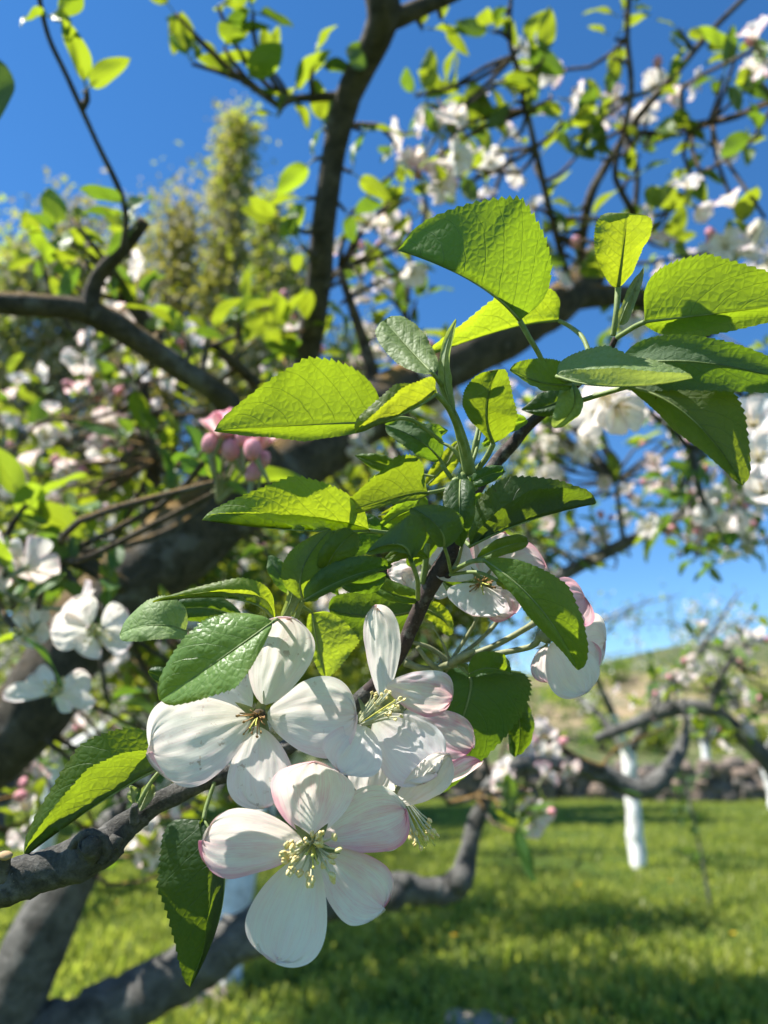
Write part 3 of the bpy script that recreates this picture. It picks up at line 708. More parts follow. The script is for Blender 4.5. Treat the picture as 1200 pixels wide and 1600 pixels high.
# ================================================================== PROTOTYPES FOR BLURRED LEAVES AND BLOSSOMS
def proto_leaf(seed):
    r = random.Random(seed); N, M = 12, 3
    fold = r.uniform(.1, .6); droop = r.uniform(-.1, .35); wid = r.uniform(.20, .29)
    V_ = []; U_ = []; F_ = []
    for i in range(N + 1):
        t = i / N; w = wid * ((t ** .55) * ((1 - t) ** .75)) / .38 if 0 < t < 1 else .01
        for j in range(-M, M + 1):
            s = j / M
            V_.append((w * s * math.cos(fold), t + .1, -droop * t * t + abs(s) * w * math.sin(fold) + .03 * math.sin(9 * t + 3 * s + seed)))
            U_.append((.5 + .5 * s, t))
    W = 2 * M + 1
    for i in range(N):
        for j in range(W - 1): F_.append((i * W + j, i * W + j + 1, (i + 1) * W + j + 1, (i + 1) * W + j))
    mb = MB(); mb.add(V_, F_, U_)
    tube(mb, [Vector((0, -.15, .02)), Vector((0, .1, 0)), Vector((0, .3, .0))], [.022, .018, .01], k=4, step=.2, m=1)
    return mb
def proto_blossom(seed, openn=1.0):
    r = random.Random(seed); mb = MB()
    for k in range(5):
        ph = 6.283 * k / 5 + r.uniform(-.15, .15)
        N, M = 8, 4; rows = []; uv = []
        op = openn * r.uniform(.8, 1.15)
        D = Vector((math.cos(ph), math.sin(ph), 0)); S = Vector((-math.sin(ph), math.cos(ph), 0)); Z = Vector((0, 0, 1))
        Lp = r.uniform(.46, .54)
        for i in range(N + 1):
            rr = i / N; t = 1 - (1 - rr) ** 1.5
            w = max(.03, (t ** .8) * math.sqrt(max(0, 1 - t ** 5)) / .82) * .26
            an = op * 1.25 * (.5 + .5 * t)
            out = Lp * t * math.sin(min(an, 1.65)); zz = Lp * t * math.cos(min(an, 1.65))
            for j in range(-M, M + 1):
                s = j / M
                rows.append(D * (.04 + out) + S * (w * s) + Z * (zz + .12 * s * s * w / .26 + .02 * math.sin(7 * t + 5 * s + seed + k)))
                uv.append((.5 + .5 * s, t))
        W = 2 * M + 1
        mb.add(rows, [(i * W + j, (i + 1) * W + j, (i + 1) * W + j + 1, i * W + j + 1) for i in range(N) for j in range(W - 1)], uv, 0)
    for k in range(12):
        ph = r.uniform(0, 6.28); sp = r.uniform(.05, .17)
        e = Vector((math.cos(ph) * sp, math.sin(ph) * sp, r.uniform(.16, .24)))
        tube(mb, [Vector((math.cos(ph) * .02, math.sin(ph) * .02, 0)), e], [.007, .006], k=3, step=.2, m=1)
        ellipsoid(mb, e, Vector((.018, 0, 0)), Vector((0, .018, 0)), Vector((0, 0, .024)), 5, 3, 1)
    tube(mb, [Vector((0, 0, .02)), Vector((0, 0, -.1)), Vector((0.03, .02, -.5))], [.06, .045, .02], k=5, step=.2, m=2)
    return mb
def proto_bud(seed):
    mb = MB(); r = random.Random(seed)
    for k in range(3):
        ph = 2.1 * k
        ellipsoid(mb, Vector((math.cos(ph) * .03, math.sin(ph) * .03, .16)), Vector((.13, 0, 0)), Vector((0, .13, 0)), Vector((0.02, .02, .19)), 9, 7, 0)
    tube(mb, [Vector((0, 0, .02)), Vector((0, 0, -.1)), Vector((0.03, .02, -.5))], [.07, .05, .025], k=5, step=.2, m=1)
    for k in range(5):
        ph = 6.283 * k / 5; D = Vector((math.cos(ph), math.sin(ph), 0)); S = Vector((-math.sin(ph), math.cos(ph), 0))
        mb.add([D * .07 + S * .04, D * .07 - S * .04, D * .17 + Vector((0, 0, .15))], [(0, 1, 2)], None, 1)
    return mb
PL = [proto_leaf(i) for i in range(7)]
PB = [proto_blossom(20 + i, o) for i, o in enumerate((1.0, .85, .65, 1.1, .9))]
PBUD = [proto_bud(40 + i) for i in range(2)]
LEAF_MATS = [LEAFB, STEM]
def proto_mesh(mb, name, mats): return mb.mesh(name, mats)
ML = [p.mesh('leaf', [LEAFB, STEM]) for p in PL]
ML2 = [p.mesh('leaf', [LEAFB2, STEM]) for p in PL]
MBW = [p.mesh('blossom', [PETW, ANTH, STEMP]) for p in PB]
MBP = [p.mesh('blossom', [PETP, ANTH, STEMP]) for p in PB]
MBU = [p.mesh('bud', [PETB, STEMP]) for p in PBUD]
NPARR = {}
def merged(parent, name, items, matsets):
    """items: (proto MB, matrix, offset of its first material slot); one mesh"""
    vs = []; fs = []; uvs = []; ms = []; b = 0
    for mb, mat, off in items:
        key = id(mb)
        if key not in NPARR:
            NPARR[key] = np.array([tuple(v) for v in mb.v])
        v = NPARR[key]
        m4 = np.array(mat)
        vs.append(v @ m4[:3, :3].T + m4[:3, 3])
        fs.extend(tuple(i + b for i in f) for f in mb.f); ms.extend(q + off for q in mb.m); uvs.extend(mb.uv); b += len(v)
    out = MB(); out.v = np.concatenate(vs).tolist(); out.f = fs; out.uv = uvs; out.m = ms
    return out.build(name, matsets, parent)

def basis(y, z):
    y = y.normalized(); x = y.cross(z)
    if x.length < 1e-5: x = y.orthogonal()
    x.normalize(); z = x.cross(y)
    return Matrix((x, y, z)).transposed().to_4x4()

class Spray:
    """gathers the leaves, blossoms and buds of one tree"""
    def __init__(s, seed): s.r = random.Random(seed); s.lv = []; s.bl = []; s.bu = []; s.cc = []
    def rand_dir(s, up=0.2):
        v = Vector((s.r.gauss(0, 1), s.r.gauss(0, 1), s.r.gauss(0, 1) * .8 + up)); return v.normalized()
    def leaf_at(s, p, d=None, size=.042, dark=None):
        d = d or s.rand_dir(.35)
        n = Vector((s.r.gauss(0, .45), s.r.gauss(0, .45), 1.0))
        sz = size * s.r.uniform(.55, 1.15)
        m = Matrix.Translation(p) @ basis(d, n) @ Matrix.Scale(sz, 4)
        s.lv.append((s.r.randrange(7), m, s.r.random() < .2 if dark is None else dark, p, sz))
    def blossom_at(s, p, d=None, size=.042, pink=None):
        d = d or s.rand_dir(.2)
        z = d.normalized(); y = z.orthogonal().normalized()
        R = Matrix((y.cross(z), y, z)).transposed().to_4x4()
        sz = size * s.r.uniform(.8, 1.1)
        m = Matrix.Translation(p) @ R @ Matrix.Scale(sz, 4)
        s.bl.append((s.r.randrange(5), m, s.r.random() < .12 if pink is None else pink, p, sz))
    def bud_at(s, p, d=None, size=.04):
        d = d or s.rand_dir(.6); z = d.normalized(); y = z.orthogonal().normalized()
        R = Matrix((y.cross(z), y, z)).transposed().to_4x4()
        s.bu.append((s.r.randrange(2), Matrix.Translation(p) @ R @ Matrix.Scale(size * s.r.uniform(.8, 1.1), 4), 0, p, size))
    def cluster(s, x, y, d, nl=5, nb=0, nu=0, sp=22, dark=None, pink=None, size=.042):
        c = P(x, y, d); k = d / FP; s.cc.append(c)
        nl = max(1, round(nl * .8)) if nl else 0
        for i in range(nl):
            dd = s.rand_dir(.3)
            s.leaf_at(c + dd * sp * k * s.r.uniform(.1, .7), dd, size, dark)
        nb = max(1, round(nb * .75)) if nb else 0
        for i in range(nb):
            dd = s.rand_dir(.15)
            s.blossom_at(c + dd * sp * k * s.r.uniform(.5, 1.9), dd, size=.039, pink=pink)
            if s.r.random() < .6: s.leaf_at(c + dd * sp * k * s.r.uniform(.3, 1.2), s.rand_dir(.3), size, dark)
        for i in range(nu):
            dd = s.rand_dir(.7)
            s.bud_at(c + dd * sp * k * s.r.uniform(.4, 1.0), dd)
    @staticmethod
    def px(p, sz):
        q = p - CAM; f = q.dot(FW)
        if f < .05: return 0
        x = 600 + q.dot(RT) / f * FP; y = 800 - q.dot(UP) / f * FP
        if not (-40 < x < 1240 and -40 < y < 1640): return 0
        return sz / f
    def fill(s, x0, x1, y0, y1, d0, d1, n, nl=(2, 5), nb=(0, 4), pb=.5, sp=28, dark=None):
        for i in range(n):
            b = s.r.random() < pb
            s.cluster(s.r.uniform(x0, x1), s.r.uniform(y0, y1), s.r.uniform(d0, d1), s.r.randint(*nl), s.r.randint(*nb) if b else 0, s.r.choice((0, 0, 1, 2)) if b else 0, sp, dark)
    def twigs(s, root, mat, reach=.35):
        mb = MB()
        for c in s.cc:
            q = min(LIMBPTS, key=lambda p: (p - c).length_squared)
            L_ = (q - c).length
            if L_ > reach or L_ < .012: continue
            m_ = q.lerp(c, .5) + Vector((s.r.gauss(0, .12), s.r.gauss(0, .12), s.r.gauss(0, .1))) * L_
            tube(mb, [q, m_, c], [.0032, .0026, .0018], k=5, step=.04)
        o = mb.build('fine_twig', [mat], root); o['kind'] = 'stuff'
    def place(s, root, keep=(100, 100, 40)):
        for lst, meshes, protos, name, stuffname, kp in ((s.lv, (ML, ML2), PL, 'leaf', 'foliage', keep[0]), (s.bl, (MBW, MBP), PB, 'blossom', 'blossom_mass', keep[1]), (s.bu, (MBU, MBU), PBUD, 'bud', 'bud_mass', keep[2])):
            lst = sorted(lst, key=lambda a: -s.px(a[3], a[4]))
            base = root.matrix_basis.translation
            for i, m, alt, p, sz in lst[:kp]:
                o = bpy.data.objects.new(name, meshes[1 if alt else 0][i])
                C.objects.link(o); o.parent = root
                o.matrix_basis = Matrix.Translation(-Vector(root.location)) @ m
            rest = lst[kp:]
            if rest:
                if name == 'leaf': ms = [LEAFB, STEM, LEAFB2, STEM]; it = [(protos[i], m, 2 if alt else 0) for i, m, alt, p, sz in rest]
                elif name == 'blossom': ms = [PETW, ANTH, STEMP, PETP, ANTH, STEMP]; it = [(protos[i], m, 3 if alt else 0) for i, m, alt, p, sz in rest]
                else: ms = [PETB, STEMP]; it = [(protos[i], m, 0) for i, m, alt, p, sz in rest]
                o = merged(root, stuffname, it, ms); o['kind'] = 'stuff'

# ================================================================== THE APPLE TREE BEHIND THE BRANCH
base_t = Vector((-0.62, 0.86, 0))
tree = thing('apple_tree', 'old apple tree close behind the branch with dark mossy limbs and blossom spurs', 'tree', base_t)
LIMBPTS = []
def limb(spec, name='limb', mat=None, k=14, rough=.13, ns=22, step=14, parent=None):
    LIMBPTS.extend(q for q, r in catmull([P(*a[:3]) for a in spec], [a[3] for a in spec], .03))
    mb = MB(); ptube(mb, spec, k=k, step_px=step, rough=rough, nscale=ns)
    return mb.build(name, [mat or BARK], parent or tree)
tb = MB()
tube(tb, [base_t + Vector((0, 0, -.1)), base_t + Vector((.03, .02, .25)), P(-40, 1700, .9), P(10, 1580, .92), P(60, 1470, .94), P(105, 1385, .97), P(150, 1315, 1.02)],
     [.08, .062, .046, .040, .036, .032, .026], k=18, step=.012, rough=.10, nscale=18)
tb.build('trunk', [BARKL], tree)
limb([(130, 1345, 1.0, 44), (190, 1262, 1.05, 34), (260, 1205, 1.1, 26), (340, 1150, 1.15, 18)], mat=BARKL)
limb([(-420, 1800, .95, 80), (-260, 1500, .85, 95), (-90, 1260, .78, 108), (40, 1125, .78, 112), (110, 1010, .8, 116), (190, 925, .82, 120), (300, 832, .85, 122), (450, 725, .9, 108), (600, 628, 1.0, 88), (720, 562, 1.05, 72), (850, 490, 1.1, 66), (900, 450, 1.15, 60), (940, 400, 1.2, 48), (985, 350, 1.25, 34)], k=20)
limb([(880, 470, 1.12, 44), (945, 462, 1.15, 34), (1020, 470, 1.2, 28), (1110, 520, 1.25, 24)])
limb([(470, 640, .93, 44), (478, 570, .9, 40), (497, 450, .85, 40), (505, 360, .82, 37), (520, 250, .8, 38), (545, 150, .78, 42), (588, 60, .75, 48), (600, 10, .73, 54), (580, -60, .72, 50)])
limb([(598, 36, .74, 34), (650, 16, .74, 28), (730, -18, .74, 20)])
limb([(545, 150, .78, 17), (490, 152, .78, 13), (447, 158, .78, 13), (436, 178, .775, 6)], 'spur', k=8)
limb([(-50, 470, .62, 32), (60, 477, .63, 34), (130, 486, .65, 42), (200, 520, .67, 42), (280, 575, .7, 39), (340, 612, .73, 40), (378, 665, .78, 44), (420, 730, .85, 52)])
limb([(138, 490, .65, 34), (150, 437, .65, 26), (185, 397, .64, 23), (226, 345, .63, 19)], k=10)
limb([(192, 395, .62, 11), (197, 345, .61, 9), (188, 300, .6, 9), (150, 220, .58, 8), (105, 120, .56, 8), (75, 55, .55, 8), (58, -20, .54, 8)], 'twig', k=8)
limb([(-30, 838, .6, 28), (50, 862, .62, 25), (130, 880, .65, 25), (190, 915, .77, 30)])
limb([(90, 866, .66, 12), (180, 855, .69, 11), (250, 835, .72, 11), (318, 795, .76, 9), (345, 760, .78, 7)], 'twig', k=8)
limb([(330, 540, .8, 18), (370, 570, .82, 18), (400, 600, .84, 20)], 'twig', k=8)
limb([(205, 470, .8, 26), (225, 500, .81, 22), (250, 530, .82, 18)], 'twig', k=8)
limb([(222, 600, .95, 16), (232, 650, .95, 14), (240, 720, .95, 14)], 'twig', k=8)
limb([(530, 420, 1.0, 13), (545, 465, 1.0, 14), (570, 540, 1.02, 20), (585, 600, 1.03, 26)], 'twig', k=8)
limb([(890, 445, 1.1, 13), (862, 340, 1.0, 10), (836, 230, .95, 9), (812, 120, .9, 9), (796, 60, .88, 7), (800, -20, .86, 5)], 'twig', k=8)
limb([(905, 410, 1.15, 14), (920, 315, 1.1, 14), (948, 258, 1.1, 13), (1000, 180, 1.05, 11), (1060, 110, 1.0, 10), (1110, 50, 1., 9), (1175, -15, 1., 8)], 'twig', k=8)
limb([(985, 205, 1.06, 8), (1020, 208, 1.05, 9), (1080, 196, 1., 10), (1150, 182, 1., 10), (1220, 148, 1., 10)], 'twig', k=8)
limb([(1000, 360, 1.15, 12), (985, 325, 1.12, 11), (962, 280, 1.1, 10), (965, 240, 1.08, 9), (986, 150, 1.0, 9), (980, 60, .98, 8), (984, -20, .96, 8)], 'twig', k=8)
limb([(992, 330, 1.15, 10), (996, 270, 1.14, 9), (985, 230, 1.1, 8)], 'twig', k=8)
limb([(815, 400, 1.2, 11), (768, 330, 1.2, 10), (735, 292, 1.2, 8), (700, 260, 1.2, 6)], 'twig', k=8)
limb([(766, 325, 1.2, 8), (778, 285, 1.2, 7), (800, 240, 1.2, 6)], 'twig', k=8)
limb([(640, 620, 1.1, 16), (632, 520, 1.15, 12), (640, 420, 1.2, 8), (640, 330, 1.2, 6)], 'twig', k=8)
# low limb sweeping along the bottom of the picture
lo = MB()
tube(lo, [base_t + Vector((.02, .02, .38)), P(0, 1690, .9), P(110, 1618, .92), P(250, 1538, .95), P(400, 1452, 1.0), P(520, 1408, 1.05), P(610, 1388, 1.08), P(665, 1394, 1.1), P(716, 1380, 1.12), P(732, 1325, 1.15), P(752, 1262, 1.18), P(786, 1204, 1.2), P(860, 1192, 1.25), P(930, 1206, 1.3), P(1000, 1234, 1.3), P(1042, 1205, 1.32), P(1064, 1168, 1.35), P(1072, 1135, 1.38), P(1066, 1090, 1.4)],
     [.05, .045, .037, .033, .030, .025, .0215, .020, .019, .0135, .012, .0115, .012, .015, .0165, .015, .012, .005, .003], k=14, step=.010, rough=.22, nscale=38)
for kx, ky, d_, kr in ((718, 1375, 1.11, 22), (612, 1400, 1.07, 24), (632, 1378, 1.08, 15), (690, 1398, 1.1, 18), (415, 1455, .99, 30)):
    ellipsoid(lo, P(kx, ky, d_), RT * kr * d_ / FP, UP * kr * d_ / FP, FW * kr * d_ / FP, 10, 7)
lo.build('limb', [BARKL], tree)
limb([(700, 1255, 1.2, 8), (745, 1245, 1.18, 10), (770, 1225, 1.19, 14)], 'twig', k=8)
limb([(850, 1150, 1.3, 10), (900, 1185, 1.28, 14), (940, 1205, 1.3, 22)], 'twig', k=8)

sp = Spray(5)
S = sp.cluster
# top left / top
for a in ((275, 22, .74, 3), (300, 55, .75, 3), (300, 100, .75, 4), (350, 75, .75, 4), (395, 20, .74, 4), (340, 10, .74, 3), (380, 130, .76, 3), (425, 110, .77, 4), (455, 150, .77, 4), (490, 105, .77, 2), (435, 180, .77, 2),
          (505, 205, .8, 2), (565, 205, .8, 2), (490, 250, .8, 2), (550, 270, .81, 2), (440, 350, .8, 5), (480, 310, .8, 3), (540, 330, .82, 3), (470, 385, .8, 2), (570, 60, .75, 1),
          (660, 45, .76, 3), (690, 30, .76, 2), (215, 355, .62, 2), (200, 320, .6, 1), (135, 140, .57, 3, 0, 0, 8), (80, 25, .55, 4), (90, 370, .75, 6), (130, 400, .75, 5), (180, 425, .76, 3), (110, 340, .76, 3), (85, 430, .78, 4)):
    S(*a)
for a in ((110, 395, .9, 5), (60, 395, .95, 5), (200, 380, .9, 3), (285, 520, .72, 5), (255, 515, .73, 3), (330, 520, .74, 4), (370, 500, .76, 5), (440, 520, .85, 6), (480, 510, .86, 5), (400, 530, .84, 4), (350, 560, .82, 4), (430, 580, .86, 5), (450, 640, .9, 4), (390, 480, 1.0, 5),
          (505, 480, .86, 3), (150, 560, .8, 3), (210, 600, .85, 4), (240, 690, .8, 5, 0, 0, 26, True), (200, 690, .8, 4, 0, 0, 26, True), (270, 720, .8, 5), (230, 780, .8, 5), (120, 800, .7, 5), (60, 830, .62, 5), (40, 790, .6, 4),
          (90, 840, .6, 5), (160, 870, .66, 4), (170, 910, .6, 4, 0, 0, 26, True), (60, 900, .55, 4, 0, 0, 26, True), (20, 950, .5, 3), (30, 990, .45, 2), (100, 900, .6, 4, 0, 0, 26, True), (330, 880, .85, 6), (290, 940, .9, 4), (360, 870, .9, 5), (430, 850, .8, 5, 0, 0, 30, True), (420, 890, .85, 5, 0, 0, 30, True), (390, 930, .9, 4, 0, 0, 26, True), (255, 1000, .5, 1), (170, 1100, .7, 2)):
    S(*a)
# top right
for a in ((790, 20, .86, 4), (770, 50, .87, 4), (815, 70, .87, 3), (830, 110, .88, 4), (850, 90, .88, 3), (770, 130, .88, 3), (805, 160, .9, 5), (840, 175, .92, 4), (780, 200, .92, 3), (800, 215, .93, 3), (880, 190, .95, 4), (905, 200, 1., 4),
          (900, 245, 1., 6, 0, 0, 26, True), (930, 220, 1., 5), (940, 250, 1., 4, 0, 0, 24, True), (960, 60, .98, 4), (975, 30, .98, 3), (955, 90, .99, 2), (990, 15, .97, 3), (1060, 45, 1., 2), (1095, 70, 1., 3), (1010, 230, 1.05, 4), (1000, 245, 1.08, 4, 0, 0, 24, True), (1080, 270, 1., 5), (1060, 210, 1., 4), (1110, 230, 1., 5),
          (1130, 120, .9, 6, 0, 0, 30, True), (1165, 140, .9, 5, 0, 0, 30, True), (1190, 210, .8, 3, 0, 0, 30, True), (1150, 90, .9, 4), (1080, 90, 1., 2), (990, 280, 1.1, 4), (920, 350, 1.1, 5), (900, 330, 1.1, 4), (850, 320, 1.0, 3), (830, 325, 1., 2), (870, 370, 1.1, 4), (700, 140, .92, 4), (650, 150, .92, 4), (620, 230, .92, 2, 0, 0, 20, True), (665, 160, .92, 3),
          (740, 210, .95, 5), (720, 260, .95, 5), (760, 180, .95, 4), (640, 310, 1., 4), (690, 300, 1., 4), (630, 300, 1., 3), (770, 240, 1.0, 3), (1050, 370, 1.1, 5), (1000, 370, 1.2, 4), (1020, 330, 1.1, 5, 0, 0, 24, True), (560, 370, 1., 4), (620, 420, 1.1, 5, 0, 0, 30, True), (650, 470, 1.1, 5, 0, 0, 30, True), (580, 480, 1.1, 4)):
    S(*a)
# blossoms
for a in ((690, 195, .9, 0, 7, 1, 34), (672, 250, .9, 0, 5, 0, 34), (705, 225, .92, 0, 4, 0, 30), (660, 285, .92, 0, 2, 1, 24), (600, 375, 1.0, 1, 7, 0, 40), (560, 410, 1.05, 1, 5, 0, 36), (640, 420, 1.0, 1, 3, 0, 26), (580, 440, 1.1, 1, 4, 0, 36), (860, 150, .95, 0, 2),
          (1072, 312, .9, 0, 3, 0, 26), (1045, 330, .95, 1, 3, 0, 30), (1185, 75, .8, 0, 3, 1, 24, None, True), (1190, 130, .85, 1, 3, 0, 24), (1170, 375, .9, 2, 5, 2, 34), (1135, 390, .9, 1, 4, 2, 30), (1195, 340, .85, 0, 3, 0, 26), (1000, 165, 1.1, 1, 4, 0, 28, None, True), (965, 170, 1.1, 0, 2, 1, 22), (1010, 150, 1.1, 0, 3, 0, 24), (850, 360, 1.1, 0, 2), (840, 250, 1.0, 1, 1),
          (165, 405, .8, 0, 3, 1, 22), (200, 470, .85, 1, 3, 1, 26), (170, 535, .85, 1, 4, 0, 30), (185, 560, .9, 1, 3, 0, 30), (130, 625, 1., 1, 3, 2, 26, None, True), (165, 660, 1., 1, 4, 1, 30, None, True), (60, 745, 1., 1, 5, 1, 36), (100, 735, 1., 1, 4, 1, 30, None, True), (25, 795, .9, 1, 5, 0, 36), (130, 785, .95, 0, 3, 1, 24, None, True), (70, 700, 1.05, 1, 4, 0, 30), (10, 720, 1., 1, 4, 0, 30), (300, 545, .8, 0, 2, 1), (315, 590, .85, 1, 3, 0, 26),
          (650, 650, 1.1, 1, 4, 0, 36), (655, 690, 1.1, 1, 4), (560, 690, 1., 1, 3), (570, 700, .9, 0, 2), (20, 900, .5, 1, 2, 0, 30), (60, 950, .5, 0, 2, 0, 30),
          (840, 1165, 1.28, 1, 6, 2, 34), (815, 1160, 1.28, 1, 4, 1, 26), (865, 1175, 1.28, 0, 3, 2, 24), (830, 1240, 1.1, 0, 4, 0, 34), (800, 1235, 1.1, 1, 3, 0, 26), (850, 1270, 1.1, 0, 2, 1, 20),
          (40, 1240, .85, 1, 1, 2, 16, None, True), (45, 1280, .85, 2, 3, 0, 22), (240, 1240, .75, 1, 4, 0, 34), (270, 1250, .8, 0, 3, 0, 30), (245, 1335, .9, 2, 3, 0, 30), (320, 1250, .9, 1, 3, 0, 30), (210, 1340, .9, 2, 2, 0, 24), (300, 1240, .9, 0, 3, 0, 30)):
    S(*a)
# leafy spurs along the low limb
for a in ((810, 1300, 1.05, 4), (800, 1270, 1.06, 3), (780, 1265, 1.1, 3, 0, 0, 24, True), (690, 1230, 1.2, 2), (945, 1230, 1.3, 3, 0, 0, 16), (1060, 1130, 1.4, 4), (870, 1180, 1.3, 4), (250, 1370, .95, 3, 0, 0, 26, True), (60, 1200, .9, 3), (20, 1320, .9, 4), (150, 1150, 1., 3), (120, 1230, 1., 2)):
    S(*a)
# hanging leaf by the low limb and two odd big leaves at the left frame edge
sp.leaf_at(P(812, 1280, 1.03), Vector((.1, 0, -1)), .075, True)
sp.leaf_at(P(-14, 70, .5), Vector((.02, 0.05, -1)), .07, True)
sp.leaf_at(P(205, 335, .6), Vector((.15, .35, 1)), .045, True)
sp.leaf_at(P(185, 345, .6), Vector((-1, -.1, .5)), .04, True)
# the pink buds on their pale stalks, left of centre
for x, y, d in ((333, 690, .45), (352, 668, .45), (385, 680, .44), (405, 700, .43), (398, 735, .44), (372, 700, .45), (360, 690, .46), (412, 715, .44), (340, 662, .46)):
    sp.bud_at(P(x - 4, y + 16, d - .02), Vector((random.uniform(-.7, .7), random.uniform(-.6, .1), 1)), .031)
MHALF = proto_blossom(61, .36).mesh('blossom', [PETB, ANTH, STEMP])
for x, y, d, dx, dy, sz in ((402, 706, .425, .5, -.5, .037), (352, 690, .43, -.4, -.4, .032), (378, 684, .44, .1, -.2, .032)):
    z_ = Vector((dx, dy, 1)).normalized(); y_ = z_.orthogonal().normalized()
    o = bpy.data.objects.new('blossom', MHALF); C.objects.link(o); o.parent = tree; o['label'] = 'half open pink blossom in the bud cluster left of centre'
    o.matrix_basis = Matrix.Translation(P(x, y, d) - Vector(tree.location)) @ Matrix((y_.cross(z_), y_, z_)).transposed().to_4x4() @ Matrix.Scale(sz, 4)
sg_ = MB()
for x, y in ((333, 700), (352, 684), (385, 694), (405, 712), (398, 744), (366, 706)):
    ptube(sg_, [(340, 785, .46, 6), ((x + 342) / 2, (y + 778) / 2, .455, 5), (x, y, .448, 5)], k=6, step_px=8)
sg_.build('bud_stalk', [STEMP], tree)
S(335, 770, .47, 4, 0, 0, 30); S(320, 720, .48, 3, 0, 0, 30, True); S(350, 750, .46, 3)
sp.fill(0, 330, 560, 860, .95, 1.3, 24, pb=.75)
sp.fill(0, 440, 940, 1200, .85, 1.3, 30, pb=.7)
sp.fill(120, 460, 1160, 1330, .9, 1.4, 18, pb=.6)
sp.fill(500, 700, 380, 700, 1.0, 1.25, 13, pb=.7)
sp.fill(760, 1200, -20, 420, .95, 1.25, 7, pb=.5)
sp.fill(850, 1150, 380, 560, 1.1, 1.25, 8, pb=.5)
sp.fill(600, 760, 140, 330, .95, 1.15, 5, pb=.6)
sp.fill(330, 720, 740, 1000, .95, 1.3, 20, pb=.3)
sp.fill(20, 330, 640, 900, .85, 1.05, 14, pb=.3, nl=(3, 5))
sp.fill(380, 640, 450, 700, .95, 1.15, 10, pb=.3, nl=(3, 5))
sp.place(tree)
sp.twigs(tree, BARK)
# larger blurred blossoms of the near tree: with petals of their own
def near_blossom(c, axis, petals, n=12, ln=26, label=None):
    D_ = 1.5; c = (c[0], c[1], c[2] * D_); petals = [(a0, a1, a2 * D_, a3, a4, a5 * D_, a6 * .8, a7) for a0, a1, a2, a3, a4, a5, a6, a7 in petals]
    b = blossom(tree, c, axis, recept=8, seplen=16)
    for (bx, by, bd, tx, ty, td, hw, kw) in petals:
        petal(b, (bx, by, bd), (tx, ty, td), hw, **kw)
    stamens(b, c, axis, n=n, length=ln, spread=.8, anther=3.2, seed=int(c[0]))
    return b
near_blossom((150, 985, .31), (.4, .2, -1), [(140, 975, .31, 118, 932, .305, 32, {}), (138, 988, .31, 78, 985, .3, 34, {}), (146, 996, .31, 128, 1024, .305, 30, {}), (158, 990, .31, 206, 1006, .305, 26, {}), (160, 978, .31, 196, 952, .315, 24, {}), (156, 998, .31, 178, 1040, .3, 22, {})][:5])
near_blossom((88, 1082, .32), (.1, -.6, -.6), [(80, 1082, .32, 6, 1086, .315, 13, dict(tilt=1.2)), (84, 1076, .325, 54, 1052, .335, 18, dict(tilt=.7)), (94, 1078, .322, 142, 1058, .325, 22, {}), (92, 1086, .318, 150, 1098, .31, 16, {}), (88, 1088, .315, 112, 1112, .305, 12, {})], ln=20)
near_blossom((50, 985, .34), (-.2, .3, -1), [(46, 980, .34, 16, 968, .335, 20, {}), (52, 978, .34, 70, 950, .345, 20, {}), (56, 986, .34, 80, 992, .335, 18, {}), (50, 992, .34, 52, 1014, .335, 18, {}), (44, 988, .34, 22, 996, .335, 18, {})], ln=18)

# ================================================================== SECOND TREE, REACHING IN FROM THE RIGHT
LIMBPTS.clear()
tr2 = thing('apple_tree', 'apple tree reaching in from the right with a grey bough and drooping blossom sprays', 'tree', (1.75, 1.9, 0))
def limb2(spec, name='limb', mat=None, k=10): return limb(spec, name, mat or BARKL, k=k, parent=tr2)
t2 = MB()
tube(t2, [Vector((1.75, 1.9, -.1)), Vector((1.72, 1.88, .5)), Vector((1.6, 1.8, 1.0)), P(1420, 700, 1.7)], [.07, .06, .05, .03], k=14, step=.05, rough=.12, nscale=14)
t2.build('trunk', [BARKL], tr2)
limb2([(1460, 690, 1.75, 34), (1300, 700, 1.6, 28), (1180, 745, 1.5, 22), (1110, 775, 1.45, 18), (1040, 818, 1.4, 17), (970, 852, 1.4, 19), (900, 887, 1.35, 21), (845, 915, 1.3, 20), (790, 930, 1.3, 12)])
limb2([(975, 850, 1.4, 9), (968, 800, 1.4, 8), (962, 750, 1.4, 6)], 'twig')
limb2([(1300, 640, 1.2, 16), (1150, 650, 1.1, 14), (1085, 700, 1.05, 14), (1060, 680, 1.05, 10), (1010, 640, 1.0, 8)], 'twig', BARK)
limb2([(1180, 745, 1.5, 12), (1110, 830, 1.5, 8), (1060, 870, 1.5, 5)], 'twig')
limb2([(1460, 690, 1.75, 20), (1320, 1020, 1.7, 22), (1262, 1262, 1.6, 30), (1200, 1190, 1.6, 28), (1152, 1142, 1.6, 27), (1110, 1109, 1.6, 24), (1045, 1108, 1.6, 25), (990, 1131, 1.6, 19), (930, 1154, 1.6, 12)])
limb2([(1110, 1109, 1.6, 14), (1130, 1050, 1.6, 10), (1160, 1010, 1.6, 8)], 'twig')
sp2 = Spray(8); S2 = sp2.cluster
